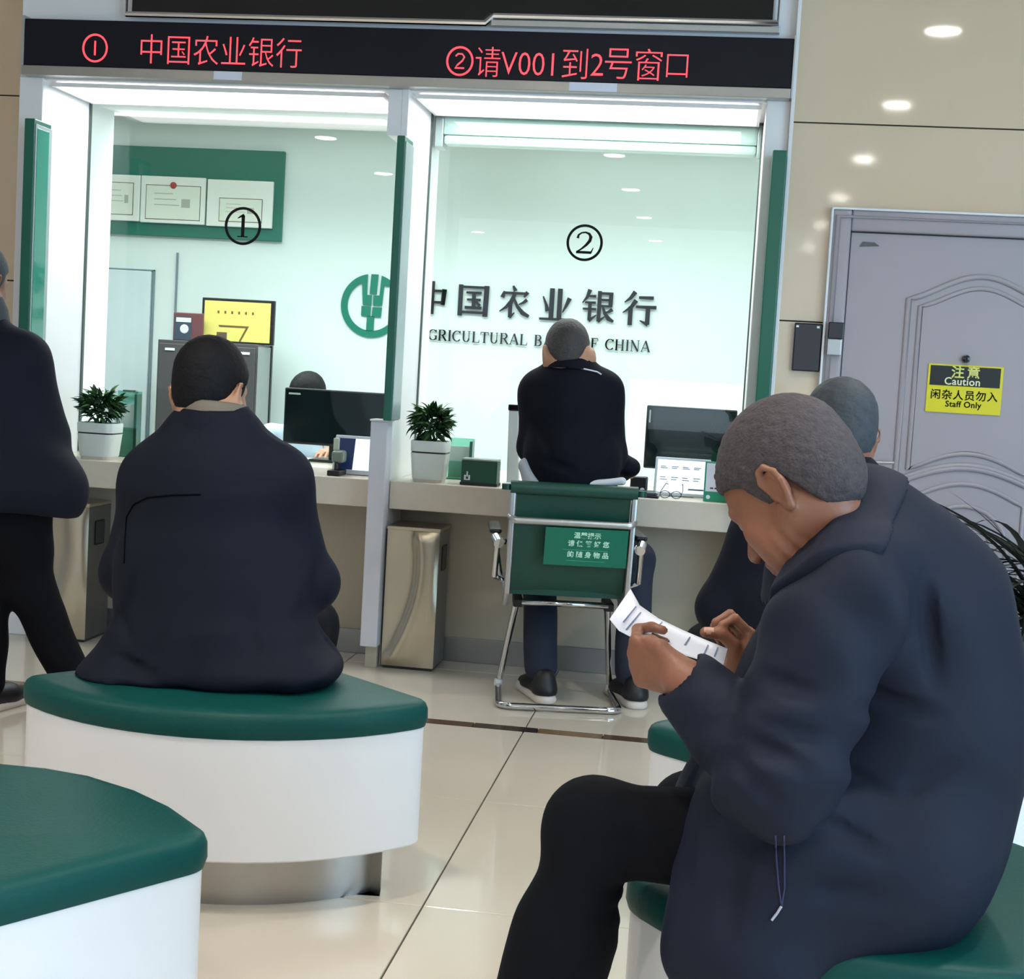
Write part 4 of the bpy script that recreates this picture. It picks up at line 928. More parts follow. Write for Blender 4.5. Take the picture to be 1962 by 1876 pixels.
def waves(seed, amp, freq, dirs=5, stretch=None):          # soft folds: a few slanted waves
    r = np.random.default_rng(seed); K = r.normal(size=(dirs, 3)); K /= np.linalg.norm(K, axis=1)[:, None]
    if stretch is not None: K = K*np.array(stretch)
    K = K*freq*r.uniform(.6, 1.4, (dirs, 1)); ph = r.uniform(0, 6.28, dirs)
    def f(P): return amp*sum(np.sin(P@K[i]+ph[i]) for i in range(dirs))/dirs
    return f
def grooves(lines, y, ymax, depth, width):      # creases pressed into the side of a garment that faces -y
    segs = [(at(a, b, y)[[0, 2]], at(c, d, y)[[0, 2]], k) for a, b, c, d, k in lines]
    def f(P):
        Q = P[..., [0, 2]]; out = np.zeros(P.shape[:-1])
        for A_, B_, k in segs:
            ab = B_-A_; t = np.clip((Q-A_)@ab/(ab@ab), 0, 1); e = Q-A_-t[..., None]*ab; dist = np.linalg.norm(e, axis=-1); tap = np.sin(math.pi*(.08+.84*t))
            out = np.maximum(out, k*depth*tap*np.exp(-(dist/width)**2)); out = out-.45*k*depth*tap*np.exp(-((dist-width*2.0)/(width*1.1))**2)*(dist > width*.9)
        return out*(P[..., 1] < ymax)
    return f
def mat_by(me, tests):      # tests: (material index, predicate on face centres)
    n = len(me.polygons); c = np.empty(n*3); me.polygons.foreach_get('center', c); c = c.reshape(-1, 3); mi = np.zeros(n, np.int32)
    for i, f in tests: mi[f(c)] = i
    me.polygons.foreach_set('material_index', mi)
class Head:
    def __init__(s, O, f, up, sc=1.0):
        s.O = np.array(O, float); x = nrm_(f); z = np.array(up, float); z = nrm_(z-x*(z@x)); y = np.cross(z, x); s.Mx = np.stack([x, y, z], 1); s.sc = sc
    def w(s, *p): return s.O+s.Mx@(np.array(p)*s.sc)
    def l(s, P): return (P-s.O)@s.Mx/s.sc
    def add(s, S, chub=0.):
        c = s.sc; w_ = s.w; R = s.Mx; E = lambda p, r, k=.02, op='u': S.ell(w_(*p), np.array(r)*c, R, k*c, op)
        K = lambda a, b, ra, rb=None, k=.02, op='u': S.cap(w_(*a), w_(*b), ra*c, (rb or ra)*c, k*c, None, op)
        E((-.012, 0, .047), (.097, .076, .088)); E((.040, 0, .02), (.058, .064, .075)); E((.040, 0, -.045), (.052, .055, .055))
        for q in (-1, 1):
            K((-.005, q*.058, -.035), (.070, q*.022, -.098), .016, .014, .03); E((.058, q*.042, -.022), (.028, .024, .026)); E((.052, q*.036, -.058), (.030, .024+chub, .032))
            E((.100, q*.031, .008), (.016, .017, .013), .012, 's'); S.ell(w_(.077, q*.031, .006), np.array((.014, .014, .0135))*c, R, .002*c)
            K((.080, q*.017, .0165), (.078, q*.044, .014), .0045, None, .006); K((.086, q*.012, .026), (.078, q*.048, .026), .010, .007, .014)
            E((.103, q*.012, -.032), (.011, .009, .008), .008)
            ex, ez = -.018, -.008
            E((-.003+ex, q*.077, .004+ez), (.018, .0065, .029), .004); E((-.003+ex, q*.079, -.027+ez), (.009, .0055, .012), .006)
            HX = [(.013, .078, .008), (.013, .082, .022), (.004, .087, .034), (-.010, .091, .033), (-.020, .093, .018), (-.021, .091, .0), (-.014, .086, -.018), (-.006, .082, -.030)]
            for A_, B_ in zip(HX, HX[1:]): K((A_[0]+ex, q*A_[1], A_[2]+ez), (B_[0]+ex, q*B_[1], B_[2]+ez), .0048, None, .003)
            E((-.001+ex, q*.092, .006+ez), (.011, .010, .019), .003, 's'); K((.010+ex, q*.079, -.004+ez), (.006+ex, q*.080, -.010+ez), .0045, None, .004)
        K((.086, 0, .018), (.112, 0, -.022), .0085, .0125, .012); E((.114, 0, -.027), (.011, .011, .010), .008)
        K((.094, -.018, -.056), (.094, .018, -.056), .0075, None, .008); K((.092, -.015, -.069), (.092, .015, -.069), .0085, None, .008)
        K((.106, -.022, -.0625), (.106, .022, -.0625), .0028, None, .003, 's')
        E((.079, 0, -.099), (.022, .024, .020), .02)
    def hair(s, line, thick=.008, amp=.0025, seed=3, freq=260):
        S = SDF(); c = s.sc; R = s.Mx; t = thick
        S.ell(s.w(-.012, 0, .047), np.array((.097+t, .076+t, .088+t))*c, R, .02*c); S.ell(s.w(.036, 0, .030), np.array((.058+t*.7, .064+t*.6, .070+t))*c, R, .02*c); S.ell(s.w(-.045, 0, -.01), np.array((.055+t, .058+t, .060+t*.5))*c, R, .03*c)
        xs, zs = zip(*line)
        def cut(P): L = s.l(P); return (np.interp(L[..., 0], xs, zs)-L[..., 2])*.75*c
        S.fn(cut, s.O, 1e3, .006*c, 'i')
        f = waves(seed, amp, freq, 7); S.disp = f; return S
    def mats(s):
        def eyes(P): L = s.l(P); return (np.hypot(np.abs(L[:, 1])-.031, L[:, 2]-.006) < .0105) & (L[:, 0] > .083)
        def iris(P): L = s.l(P); return (np.hypot(np.abs(L[:, 1])-.031, L[:, 2]-.004) < .0052) & (L[:, 0] > .083)
        def lip(P): L = s.l(P); return (np.abs(L[:, 1]) < .024) & (L[:, 2] < -.049) & (L[:, 2] > -.077) & (L[:, 0] > .094)
        def brow(P): L = s.l(P); return (np.abs(np.abs(L[:, 1])-.032) < .019) & (np.abs(L[:, 2]-.031+.003*np.abs(np.abs(L[:, 1])-.032)/.019) < .0045) & (L[:, 0] > .07)
        return [(1, eyes), (2, iris), (3, lip), (2, brow)]
def hand(S, W, fwd, palm, side, curl=(.5, .5, .5, .5), spread=.06, thumb=None, sc=1.0):
    """W wrist, fwd along the metacarpals, palm the way the palm faces, side +1 when the thumb lies at palm x fwd"""
    x = nrm_(fwd); z = -nrm_(np.array(palm)-x*(np.array(palm)@x)); y = np.cross(z, x)*side; p = lambda a, b, c: np.array(W)+(x*a+y*b+z*c)*sc
    kn = [(.088, .030), (.092, .010), (.087, -.010), (.078, -.028)]; ln = [(.040, .024, .020), (.044, .028, .022), (.041, .026, .021), (.032, .020, .019)]; rr = [.0092, .0095, .009, .0078]
    S.cap(p(-.03, 0, 0), p(.02, 0, .0), .026*sc, .024*sc, .02*sc, (z, .75))
    for i, (kx, ky) in enumerate(kn):
        S.cap(p(.01, ky*.55, 0), p(kx, ky, 0), .0135*sc, .0118*sc, .014*sc)
        q = np.array((kx, ky, 0.)); a = curl[i]*.8; d0 = spread*(1.5-i)
        for j, L in enumerate(ln[i]):
            n = q+np.array((math.cos(a)*math.cos(d0), math.cos(a)*math.sin(d0), -math.sin(a)))*L
            S.cap(p(*q), p(*n), (rr[i]-.0008*j)*sc, (rr[i]-.0008*(j+1))*sc, .003*sc); q = n; a += curl[i]*1.05
    S.cap(p(.03, .0, -.008), p(.05, -.01, -.006), .016*sc, .013*sc, .02*sc)
    T = thumb or [(.022, .024, -.010), (.050, .046, -.018), (.078, .050, -.022), (.100, .046, -.024)]
    for j in range(3): S.cap(p(*T[j]), p(*T[j+1]), (.0135-.0016*j)*sc, (.0125-.0016*j)*sc, (.010 if j == 0 else .004)*sc)
    return p, T
def collar(root, c0, c1, r0, r1, name, mat, th=.005, n=40, flat=1.0, roll=True):
    c0, c1 = np.array(c0, float), np.array(c1, float); ax = nrm_(c1-c0); e1 = nrm_(np.cross(ax, (0, 1, .001))); e2 = np.cross(ax, e1); H = np.linalg.norm(c1-c0)
    prof = [(r0, 0), (r0*.5+r1*.5+.003, H*.55), (r1+.001, H*.95), (r1-th*.5, H+.002), (r1-th, H*.95), (r1-th-.001, H*.3)]
    mb = MB(); rings = []
    for r_, h in prof: rings.append([mb.bm.verts.new(V(c0+ax*h+(e1*math.cos(2*math.pi*k/n)+e2*math.sin(2*math.pi*k/n)*flat)*r_)) for k in range(n)])
    for A_, B_ in zip(rings, rings[1:]):
        for k in range(n): mb.bm.faces.new((A_[k], A_[(k+1) % n], B_[(k+1) % n], B_[k]))
    return mb.build(name, mat, root, True)
def person(name, label, body, hbody, hd, hairS, hhair, clothes, skinm=skin, hairm=hairb, extra=()):
    me = body.mesh(name, hbody)
    mats = [skinm, eyew, hairb, lips, nailm]; mat_by(me, hd.mats()+list(extra))
    root = link(name, me, mats, None, True); tag(root, label, 'person', 'people in the banking hall')
    if hairS is not None: link('hair', hairS.mesh('hair', hhair), hairm, root, True)
    for nm, S, h, m in clothes: link(nm, S.mesh(nm, h), m, root, True)
    return root
def A3(px, py, y): return at(px, py, y)
UP = np.array([0, 0, 1.])
LINE_BACK = [(-.13, -.062), (-.06, -.060), (-.043, -.050), (-.036, -.008), (-.018, .024), (-.002, .022), (.004, -.016), (.020, -.014), (.032, .040), (.060, .066), (.085, .078), (.12, .082)]
def shoe_parts(c, fwd, st=.024):
    f = nrm_(fwd); r = np.cross(f, UP); P = lambda a, b, z: np.array(c)+f*a+r*b+UP*z
    S = SDF(); S.cap(P(-.09, 0, .045), P(.06, 0, .04), .040, .040, .03, (UP, .95)); S.cap(P(.06, 0, .038), P(.135, 0, .032), .040, .034, .03, (UP, .75)); S.cap(P(-.08, 0, .05), P(-.075, 0, .085), .038, .040, .03); S.plane(P(0, 0, st-.006), -UP)
    T = SDF(); T.cap(P(-.088, 0, .012), P(.135, 0, .012), .043, .043, .02, (UP, .8)); T.plane(P(0, 0, st), UP, .003); T.plane(P(0, 0, .0), -UP, .003)
    return S, T
def add_shoe(root, c, fwd, up_m=shoeb, so_m=sole, st=.024):
    S, T = shoe_parts(c, fwd, st=st); o = link('shoe', S.mesh('shoe', .007), up_m, root, True); link('shoe_sole', T.mesh('shoe_sole', .006), so_m, o, True)

# ---------------- the man reading a paper (nearest, right)
from mathutils.bvhtree import BVHTree
def surf(o, px, py, lift=.001):         # point on a built mesh that the photograph shows at a pixel
    me = o.data; key = o.name
    if key not in BV: BV[key] = BVHTree.FromPolygons([v.co.copy() for v in me.vertices], [tuple(p.vertices) for p in me.polygons])
    d = V(_f*FPX + CR*(px-981) - CU*(py-938)).normalized(); off = o.location if o.parent is None else Vector((0, 0, 0))
    h = BV[key].ray_cast(V(CO)-off, d)
    return None if h[0] is None else h[0]+off+h[1]*lift
BV = {}
def seam(o, pix, name, mat, r=.0016, lift=.0008):
    pix = [(pix[i][0]+(pix[i+1][0]-pix[i][0])*k/6, pix[i][1]+(pix[i+1][1]-pix[i][1])*k/6) for i in range(len(pix)-1) for k in range(6)]+[pix[-1]]
    pts = [surf(o, *p, lift) for p in pix]; pts = [p for p in pts if p is not None]
    if len(pts) > 1: MB().tube(pts, r, 6).build(name, mat, o if o.parent is None else o.parent, True)
yaw4 = math.radians(24)
F4 = np.array([-math.cos(yaw4), math.sin(yaw4), 0]); L4 = np.cross(UP, F4)
pt, hy = math.radians(46), math.radians(36)
Fh = np.array([-math.cos(hy), math.sin(hy), 0])
hd = Head(A3(1526, 944, 2.10), Fh*math.cos(pt)-UP*math.sin(pt), Fh*math.sin(pt)+UP*math.cos(pt), .96)
shL, shR, chest, waist, pelv = A3(1612, 1165, 2.00), A3(1690, 1090, 2.40), A3(1690, 1180, 2.2), A3(1722, 1380, 2.2), A3(1655, 1590, 2.2)
elL, wrL = A3(1488, 1482, 1.93), A3(1310, 1304, 2.04)
elR, wrR = A3(1490, 1430, 2.42), A3(1412, 1325, 2.30)
knL, anL, knR, anR = A3(1140, 1586, 2.12), A3(1000, 2085, 2.16), A3(1325, 1560, 2.54), A3(1320, 2000, 2.60)
neck = A3(1628, 1045, 2.17)
B = SDF(); hd.add(B, .004)
B.cap(hd.w(-.016, 0, -.045), neck, .054, .066, .03)
B.cap(neck, chest, .07, .12, .04, (L4, 1.2)); B.cap(chest, waist, .12, .11, .05, (L4, 1.1)); B.cap(waist, pelv, .11, .12, .05, (L4, 1.1))
for s_, e_, w_ in ((shL, elL, wrL), (shR, elR, wrR)):
    B.cap(chest, s_, .08, .05, .05); B.cap(s_, e_, .048, .040, .02); B.cap(e_, w_, .038, .028, .015)
for k_, a_, hp in ((knL, anL, A3(1610, 1630, 2.10)), (knR, anR, A3(1640, 1610, 2.34))):
    B.cap(hp, k_, .075, .048, .04); B.cap(k_, a_, .046, .034, .02)
# left hand: its back to the camera, the thumb along the paper, the fingers curled under it
pL, TL = hand(B, A3(1304, 1300, 2.05), nrm_(A3(1214, 1262, 2.11)-A3(1304, 1300, 2.05)), np.array([.25, .92, .22]), -1, (1.0, 1.05, 1.1, 1.15), .04, [(.012, .022, .002), (.036, .036, .004), (.060, .036, .000), (.080, .028, -.008)], .98)
# right hand: upright behind the paper, the thumb pressing on it
pR, TR = hand(B, A3(1409, 1316, 2.30), nrm_(A3(1426, 1232, 2.315)-A3(1409, 1316, 2.30)), np.array([-.93, -.30, -.2]), 1, (1.25, 1.25, 1.25, 1.25), .03, [(.034, .018, -.014), (.066, .026, -.024), (.080, .030, -.050), (.076, .030, -.078)], .92)
def necklines(P):
    L = hd.l(P); x, y, z = L[..., 0], L[..., 1], L[..., 2]
    return .0030*np.exp(-((x-.028)/.026)**2-((z+.098)/.040)**2)*np.sin(x*300)*(y > 0)+.0010*np.exp(-((x-.085)/.02)**2-((z-.055)/.02)**2)*np.sin(z*700)
hd4 = hd; B.disp = necklines
nail_c = [pL(.084, .030, -.001), pR(.082, .036, -.074)]
nail = lambda P: np.min([np.linalg.norm(P-c, axis=1) for c in nail_c], axis=0) < .0075
TF = (L4, 1.02)
J = SDF()
J.cap(pelv, waist, .180, .170, .06, TF); J.cap(waist, chest, .172, .158, .06, TF); J.cap(chest, A3(1650, 1085, 2.19), .158, .110, .06, TF)
J.cap(A3(1635, 1110, 2.03), shR, .078, .080, .08); J.cap(A3(1640, 1020, 2.17), chest, .085, .13, .06)
J.cap(A3(1742, 1180, 2.24), A3(1758, 1400, 2.24), .112, .118, .10, (L4, 1.2)); J.cap(A3(1758, 1400, 2.24), A3(1738, 1570, 2.22), .118, .118, .08)
J.cap(A3(1738, 1575, 2.20), A3(1680, 1660, 2.10), .115, .09, .08)
J.cap(A3(1500, 1600, 2.06), A3(1430, 1800, 2.02), .105, .090, .05); J.cap(A3(1392, 1600, 2.08), A3(1362, 1820, 2.03), .066, .062, .05)
J.cap(A3(1440, 1815, 2.02), A3(1730, 1665, 2.10), .066, .072, .07); J.cap(A3(1480, 1540, 2.3), A3(1480, 1620, 2.4), .11, .10, .06); J.cap(A3(1560, 1330, 2.2), A3(1440, 1560, 2.2), .12, .12, .06); J.cap(A3(1540, 1610, 2.07), A3(1700, 1640, 2.09), .125, .125, .06)
J.cap(shL, elL, .088, .078, .018); J.ell(elL+np.array([0, 0, -.005]), (.082, .078, .080), None, .03); J.cap(elL, wrL, .072, .050, .012)
J.cap(shR, elR, .088, .074, .035); J.cap(elR, wrR, .070, .046, .03)
cn = nrm_(np.array([-.62, -.10, .78]))
Jn = SDF(); Jn.p = list(J.p)
nk = nrm_(np.array([-.76, -.12, .64])); pk = A3(1514, 1076, 2.04)
J.plane(pk, nk, .02)
colr = SDF(); kc = A3(1590, 1005, 2.12)
colr.fn(lambda P: Jn.far(P)-.008, kc, .20, .004); colr.fn(lambda P: np.linalg.norm(P-kc, axis=-1)-.165, kc, 1e3, .004, 'i')
colr.plane(pk+nk*.004, nk, .004); colr.plane(pk-nk*.052, -nk+np.array([-.10, 0, 0]), .004); colr.cap(neck-cn*.15, neck+cn*.3, .079, .070, .003, None, 's')
for w_, e_, r_ in ((wrL, elL, .035), (wrR, elR, .034)):
    a_ = nrm_(w_-e_); J.fn((lambda w_, a_: lambda P: np.maximum(.022-(P-w_)@a_, np.linalg.norm(P-w_, axis=-1)-.10))(w_, a_), w_, .10, .012, 's')
    J.cap(w_-a_*.03, w_+a_*.12, r_, r_, .004, None, 's')
w1_, w2_ = waves(5, .010, 19, 6, (1, 1, .4)), waves(8, .0035, 55, 6, (1, 1, .45))
ax_ = nrm_(wrL-elL); ua_ = nrm_(elL-shL)
gr4 = grooves([(1436, 1350, 1570, 1392, 1), (1424, 1392, 1545, 1446, 1), (1398, 1424, 1490, 1500, .8), (1455, 1285, 1565, 1318, .7), (1640, 1345, 1812, 1392, 1.1), (1785, 1120, 1808, 1330, 1.1),
  (1322, 1545, 1306, 1720, .8), (1420, 1640, 1392, 1790, .9), (1560, 1570, 1690, 1640, .7), (1345, 1400, 1430, 1372, .7), (1590, 1500, 1760, 1560, .6), (1700, 1560, 1860, 1480, .6), (1540, 1700, 1700, 1720, .7)], 1.95, 2.16, .010, .015)
def foldJ(P):
    fade = np.clip((np.minimum(np.linalg.norm(P-wrL, axis=-1), np.linalg.norm(P-wrR, axis=-1))-.06)/.08, 0, 1)
    t_ = P-elL; r_ = np.linalg.norm(t_, axis=-1)
    d = w1_(P)+w2_(P)+.008*np.exp(-(r_/.12)**2)*np.sin(t_@nrm_(ax_-ua_)*85+.6)+.006*np.exp(-(np.linalg.norm(P-shL, axis=-1)/.16)**2)*np.sin((P-shL)@nrm_(L4+F4*.6-UP*.7)*60)
    return (d+gr4(P))*fade
J.disp = foldJ
Tr = SDF()
for k_, a_, hp in ((knL, anL, A3(1610, 1630, 2.10)), (knR, anR, A3(1640, 1610, 2.34))):
    hp = hp*.9+A3(1640, 1600, 2.3)*.1; Tr.cap(hp, k_, .088, .063, .05); Tr.ell(k_, (.066, .064, .064), None, .03); Tr.cap(k_, a_+UP*.02, .064, .062, .03)
    Tr.cap(k_*.6+a_*.4, a_+UP*.02, .069, .062, .05)
Tr.cap(A3(1600, 1640, 2.10), A3(1640, 1610, 2.34), .12, .12, .06)
wt_ = waves(9, .004, 34, 6, (1, 1, .7)); Tr.disp = lambda P: wt_(P)+.004*np.exp(-(np.linalg.norm(P-knL-np.array([.06, 0, -.07]), axis=-1)/.08)**2)*np.sin(P[..., 2]*150)
LINE4 = [(-.13, -.066), (-.07, -.076), (-.050, -.066), (-.042, -.02), (-.028, .026), (-.008, .022), (-.002, -.014), (.012, -.012), (.028, .034), (.060, .056), (.085, .068), (.12, .075)]
man4 = person('person', 'grey haired man in a navy jacket bent over a paper on the nearest right stool', B, .0036, hd, hd.hair(LINE4, .010, .0018, 4, 420), .0042,
   [('jacket', J, .0055, navy), ('collar', colr, .0045, navy), ('trousers', Tr, .009, trous)], skin, hairg, [(4, nail)])
collar(man4, A3(1612, 1034, 2.145), A3(1578, 996, 2.123), .090, .077, 'inner_collar', M('grey_blue_knit', (92, 108, 132), .8))
add_shoe(man4, (anL[0]-.05, anL[1]+.02, 0), F4); add_shoe(man4, (anR[0]-.05, anR[1]+.02, 0), F4)
jk4 = [c for c in man4.children if c.name.startswith('jacket')][0]
cord = M('pale_cord', (170, 175, 190), .5)
seam(jk4, [(1486, 1600), (1488, 1650), (1492, 1700), (1497, 1735)], 'pocket_seam', M('seam_indigo', (40, 42, 78), .6), .0014)
seam(jk4, [(1502, 1600), (1503, 1650), (1503, 1700), (1497, 1738)], 'pocket_seam', MATS['seam_indigo'], .0014)
seam(jk4, [(1497, 1736), (1488, 1750), (1478, 1763)], 'zip_pull', cord, .0018, .002)
# the paper he holds
rows = []; mb = MB()
tL = [(A3(1208, 1128, 2.24), A3(1168, 1186, 2.12)), (A3(1226, 1160, 2.235), A3(1186, 1208, 2.115)), (A3(1262, 1185, 2.23), A3(1224, 1228, 2.11)), (A3(1310, 1208, 2.225), A3(1280, 1246, 2.108)), (A3(1352, 1226, 2.22), A3(1334, 1262, 2.105)), (A3(1394, 1243, 2.215), A3(1386, 1274, 2.10))]
nv = 6
for off in (0, 1):
    g_ = []
    for a, b in tL: g_.append([mb.bm.verts.new(V(a+(b-a)*j/nv+np.array([0, 0, -.0007*off]))) for j in range(nv+1)])
    rows.append(g_)
for i in range(len(tL)-1):
    for j in range(nv):
        a, b = rows; mb.bm.faces.new((a[i][j], a[i+1][j], a[i+1][j+1], a[i][j+1])); mb.bm.faces.new((b[i][j], b[i][j+1], b[i+1][j+1], b[i+1][j]))
for i in range(len(tL)-1):
    for j in (0, nv): a, b = rows; mb.bm.faces.new((a[i][j], a[i+1][j], b[i+1][j], b[i][j]))
for i in (0, len(tL)-1):
    for j in range(nv): a, b = rows; mb.bm.faces.new((a[i][j], a[i][j+1], b[i][j+1], b[i][j]))
sh = thing('paper_sheet', 'curled printed white paper slip held in the hands of the grey haired man', 'paper', A3(1290, 1210, 2.2))
mb.build('sheet', paper, sh, True)
mb = MB()
def onp(i, v):
    k = int(min(i, len(tL)-2)); u = i-k; a = tL[k][0]*(1-u)+tL[k+1][0]*u; b = tL[k][1]*(1-u)+tL[k+1][1]*u; return a+(b-a)*v+np.array([0, 0, .0012])
for i, va, vb in ((.9, .15, .75), (1.25, .2, .9), (2.2, .1, .35), (3.4, .2, .6), (4.2, .25, .8), (4.6, .2, .7)): mb.tube([onp(i, va), onp(i, (va+vb)/2), onp(i, vb)], .0011, 5)
o = mb.build('printed_text', printg, sh); o['kind'] = 'stuff'

# ---------------- the man on the stool before window one, seen from behind
F2 = nrm_((.10, 1, 0)); R2 = np.array([1., 0, 0])
hd = Head(A3(404, 757, 3.40), nrm_((.16, .97, -.20)), (0, .2, 1), .97)
B = SDF(); hd.add(B); neck = A3(408, 820, 3.36); chest = A3(415, 960, 3.37); pelv = A3(410, 1235, 3.34)
B.cap(hd.w(-.03, 0, -.035), neck, .060, .066, .03); B.cap(neck, chest, .06, .10, .05, (R2, 1.3)); B.cap(chest, pelv, .10, .12, .05, (R2, 1.25))
shL, shR = A3(298, 927, 3.37), A3(538, 920, 3.37); elL, elR = A3(252, 1095, 3.44), A3(588, 1110, 3.44); wrL, wrR = A3(300, 1130, 3.68), A3(520, 1130, 3.68)
for s_, e_, w_, sd in ((shL, elL, wrL, 1), (shR, elR, wrR, -1)):
    B.cap(chest, s_, .07, .045, .05); B.cap(s_, e_, .045, .040, .02); B.cap(e_, w_, .04, .03, .02)
    hand(B, w_, nrm_((.25*sd, 1, -.2)), (0, 0, -1), sd, (.5, .5, .55, .6))
for hx, kx in ((-.09, -.10), (.09, .10)):
    hp = pelv+np.array([hx, .02, -.03]); kn = np.array([pelv[0]+kx, 3.80, .50]); an = np.array([pelv[0]+kx, 3.86, .09])
    B.cap(hp, kn, .08, .055, .04); B.cap(kn, an, .05, .036, .02)
J = SDF()
J.cap(A3(413, 925, 3.38), A3(412, 1100, 3.36), .150, .160, .06, (R2, 1.38)); J.cap(A3(412, 1100, 3.36), A3(412, 1225, 3.32), .160, .180, .06, (R2, 1.36))
J.cap(A3(235, 1283, 3.30), A3(575, 1283, 3.30), .055, .055, .09, (np.array([0, 1, 0]), 2.2)); J.cap(A3(180, 1289, 3.27), A3(630, 1289, 3.27), .020, .020, .06, (np.array([0, 1, 0]), 4.0))
J.cap(shL, shR, .068, .068, .06); J.cap(neck+UP*-.005, A3(413, 930, 3.37), .080, .14, .05, (R2, 1.35)); J.plane((0, 0, .4535), -UP, .01)
J.cap(shL, elL, .070, .066, .035); J.cap(elL, wrL, .066, .048, .03); J.cap(shR, elR, .070, .068, .035); J.cap(elR, wrR, .068, .048, .03)
J.ell(elR+np.array([.012, 0, -.01]), (.060, .07, .06), None, .04)
wA, wB = waves(31, .013, 20, 6, (1, .6, .45)), waves(32, .0045, 55, 6, (1, .6, .45))
gr2 = grooves([(588, 1075, 566, 1200, 1.2), (600, 1010, 560, 1060, .7), (205, 1165, 270, 1235, .9), (575, 1225, 640, 1280, .9), (230, 1255, 330, 1285, .7), (250, 1110, 235, 1200, .8), (330, 1180, 300, 1280, .5), (470, 1150, 500, 1270, .5), (400, 860, 300, 900, .5), (420, 860, 520, 890, .5)], 3.2, 3.36, .012, .020)
J.disp = lambda P: wA(P)+wB(P)+gr2(P)
Tr = SDF()
for hx, kx in ((-.09, -.10), (.09, .10)):
    hp = pelv+np.array([hx, .02, -.0]); kn = np.array([pelv[0]+kx, 3.80, .50]); an = np.array([pelv[0]+kx, 3.86, .09]); Tr.cap(hp, kn, .10, .075, .05); Tr.cap(kn, an, .072, .058, .03)
Tr.disp = waves(35, .005, 34)
man2 = person('person', 'man in a dark navy jacket seen from behind on the stool before window one', B, .0065, hd, hd.hair([(-.13, -.064), (-.06, -.064), (-.043, -.052), (-.036, -.012), (-.018, .024), (-.002, .022), (.004, -.016), (.020, -.014), (.032, .040), (.060, .066), (.085, .078), (.12, .082)], .010, .0015, 12, 240), .006,
   [('jacket', J, .008, navy2), ('trousers', Tr, .012, trous)], skin2, hairb)
collar(man2, neck-UP*.036+np.array([0, .012, 0]), neck+UP*.047+np.array([0, .005, 0]), .107, .083, 'collar', navy2)
collar(man2, neck-UP*.0, neck+UP*.054+np.array([0, .008, 0]), .080, .076, 'shirt_collar', M('olive_shirt', (112, 104, 92), .7))
jk2 = [c for c in man2.children if c.name.startswith('jacket')][0]
seam(jk2, [(238, 1080), (240, 1030), (243, 990), (256, 967), (282, 954), (330, 949), (385, 948)], 'yoke_seam', M('seam_dark', (6, 7, 13), .9, spec=.05), .0022, .0002)
for kx in (-.10, .10): add_shoe(man2, (pelv[0]+kx, 3.90, 0), (0, 1, 0))

# ---------------- the man in the visitor chair at window two
hd = Head(A3(1085, 683, 5.36), nrm_((-.24, .93, -.26)), (-.05, .26, 1), .94)
neck, chest, pelv = A3(1093, 693, 5.34), A3(1096, 790, 5.38), A3(1098, 1010, 5.33)
B = SDF(); hd.add(B); B.cap(hd.w(-.03, 0, -.035), neck, .056, .060, .03); B.cap(neck, chest, .06, .09, .05, (R2, 1.3)); B.cap(chest, pelv, .09, .11, .05, (R2, 1.25))
shL, shR = A3(1034, 752, 5.36), A3(1154, 748, 5.36); elL, elR = A3(1022, 858, 5.42), A3(1168, 872, 5.42); wrL, wrR = A3(1040, 905, 5.66), A3(1190, 902, 5.64)
for s_, e_, w_, sd in ((shL, elL, wrL, 1), (shR, elR, wrR, -1)):
    B.cap(chest, s_, .07, .045, .05); B.cap(s_, e_, .045, .040, .02); B.cap(e_, w_, .04, .03, .02)
    hand(B, w_, nrm_((.2*sd, 1, -.02)), (0, 0, -1), sd, (.3, .3, .35, .4))
legs3 = ((pelv+np.array([-.09, .04, 0]), np.array([-.67, 5.72, .50]), atz(1034, 1290, .10)+np.array([.0, .03, 0])), (pelv+np.array([.09, .04, 0]), np.array([-.285, 5.68, .51]), atz(1208, 1300, .10)+np.array([0, .03, 0])))
for hp, kn, an in legs3: B.cap(hp, kn, .07, .045, .04); B.cap(kn, an, .045, .034, .02)
J = SDF()
J.cap(A3(1095, 765, 5.36), A3(1096, 880, 5.35), .122, .126, .05, (R2, 1.28)); J.cap(A3(1096, 880, 5.35), A3(1100, 990, 5.32), .126, .118, .05, (R2, 1.30))
J.cap(shL, shR, .066, .066, .05); J.cap(neck+UP*.004, A3(1095, 770, 5.36), .066, .12, .05, (R2, 1.25))
J.cap(shL, elL, .068, .056, .03); J.cap(elL, wrL, .056, .044, .03); J.cap(shR, elR, .068, .060, .03); J.cap(elR, wrR, .058, .044, .03)
J.ell(A3(1206, 896, 5.50), (.040, .06, .036), None, .03)
w3_ = waves(41, .007, 30, 6, (1, .6, .5)); gr3 = grooves([(1020, 800, 1060, 880, .8), (1180, 800, 1140, 890, .8), (1040, 880, 1110, 905, .8), (1165, 850, 1110, 900, .6)], 5.25, 5.36, .010, .020); J.disp = lambda P: w3_(P)+gr3(P)
tail = SDF(); tail.cap(A3(1007, 893, 5.30), A3(1030, 935, 5.28), .030, .040, .02); tail.disp = waves(43, .006, 60)
tail2 = SDF(); tail2.cap(A3(1105, 930, 5.235), A3(1192, 922, 5.235), .012, .018, .02); tail2.disp = waves(46, .004, 60)
Tr = SDF()
for hp, kn, an in legs3: Tr.cap(hp, kn, .088, .066, .05); Tr.cap(kn, an+UP*.02, .068, .062, .03)
Tr.cap(legs3[0][0], legs3[1][0], .10, .10, .05); Tr.disp = waves(44, .006, 36)
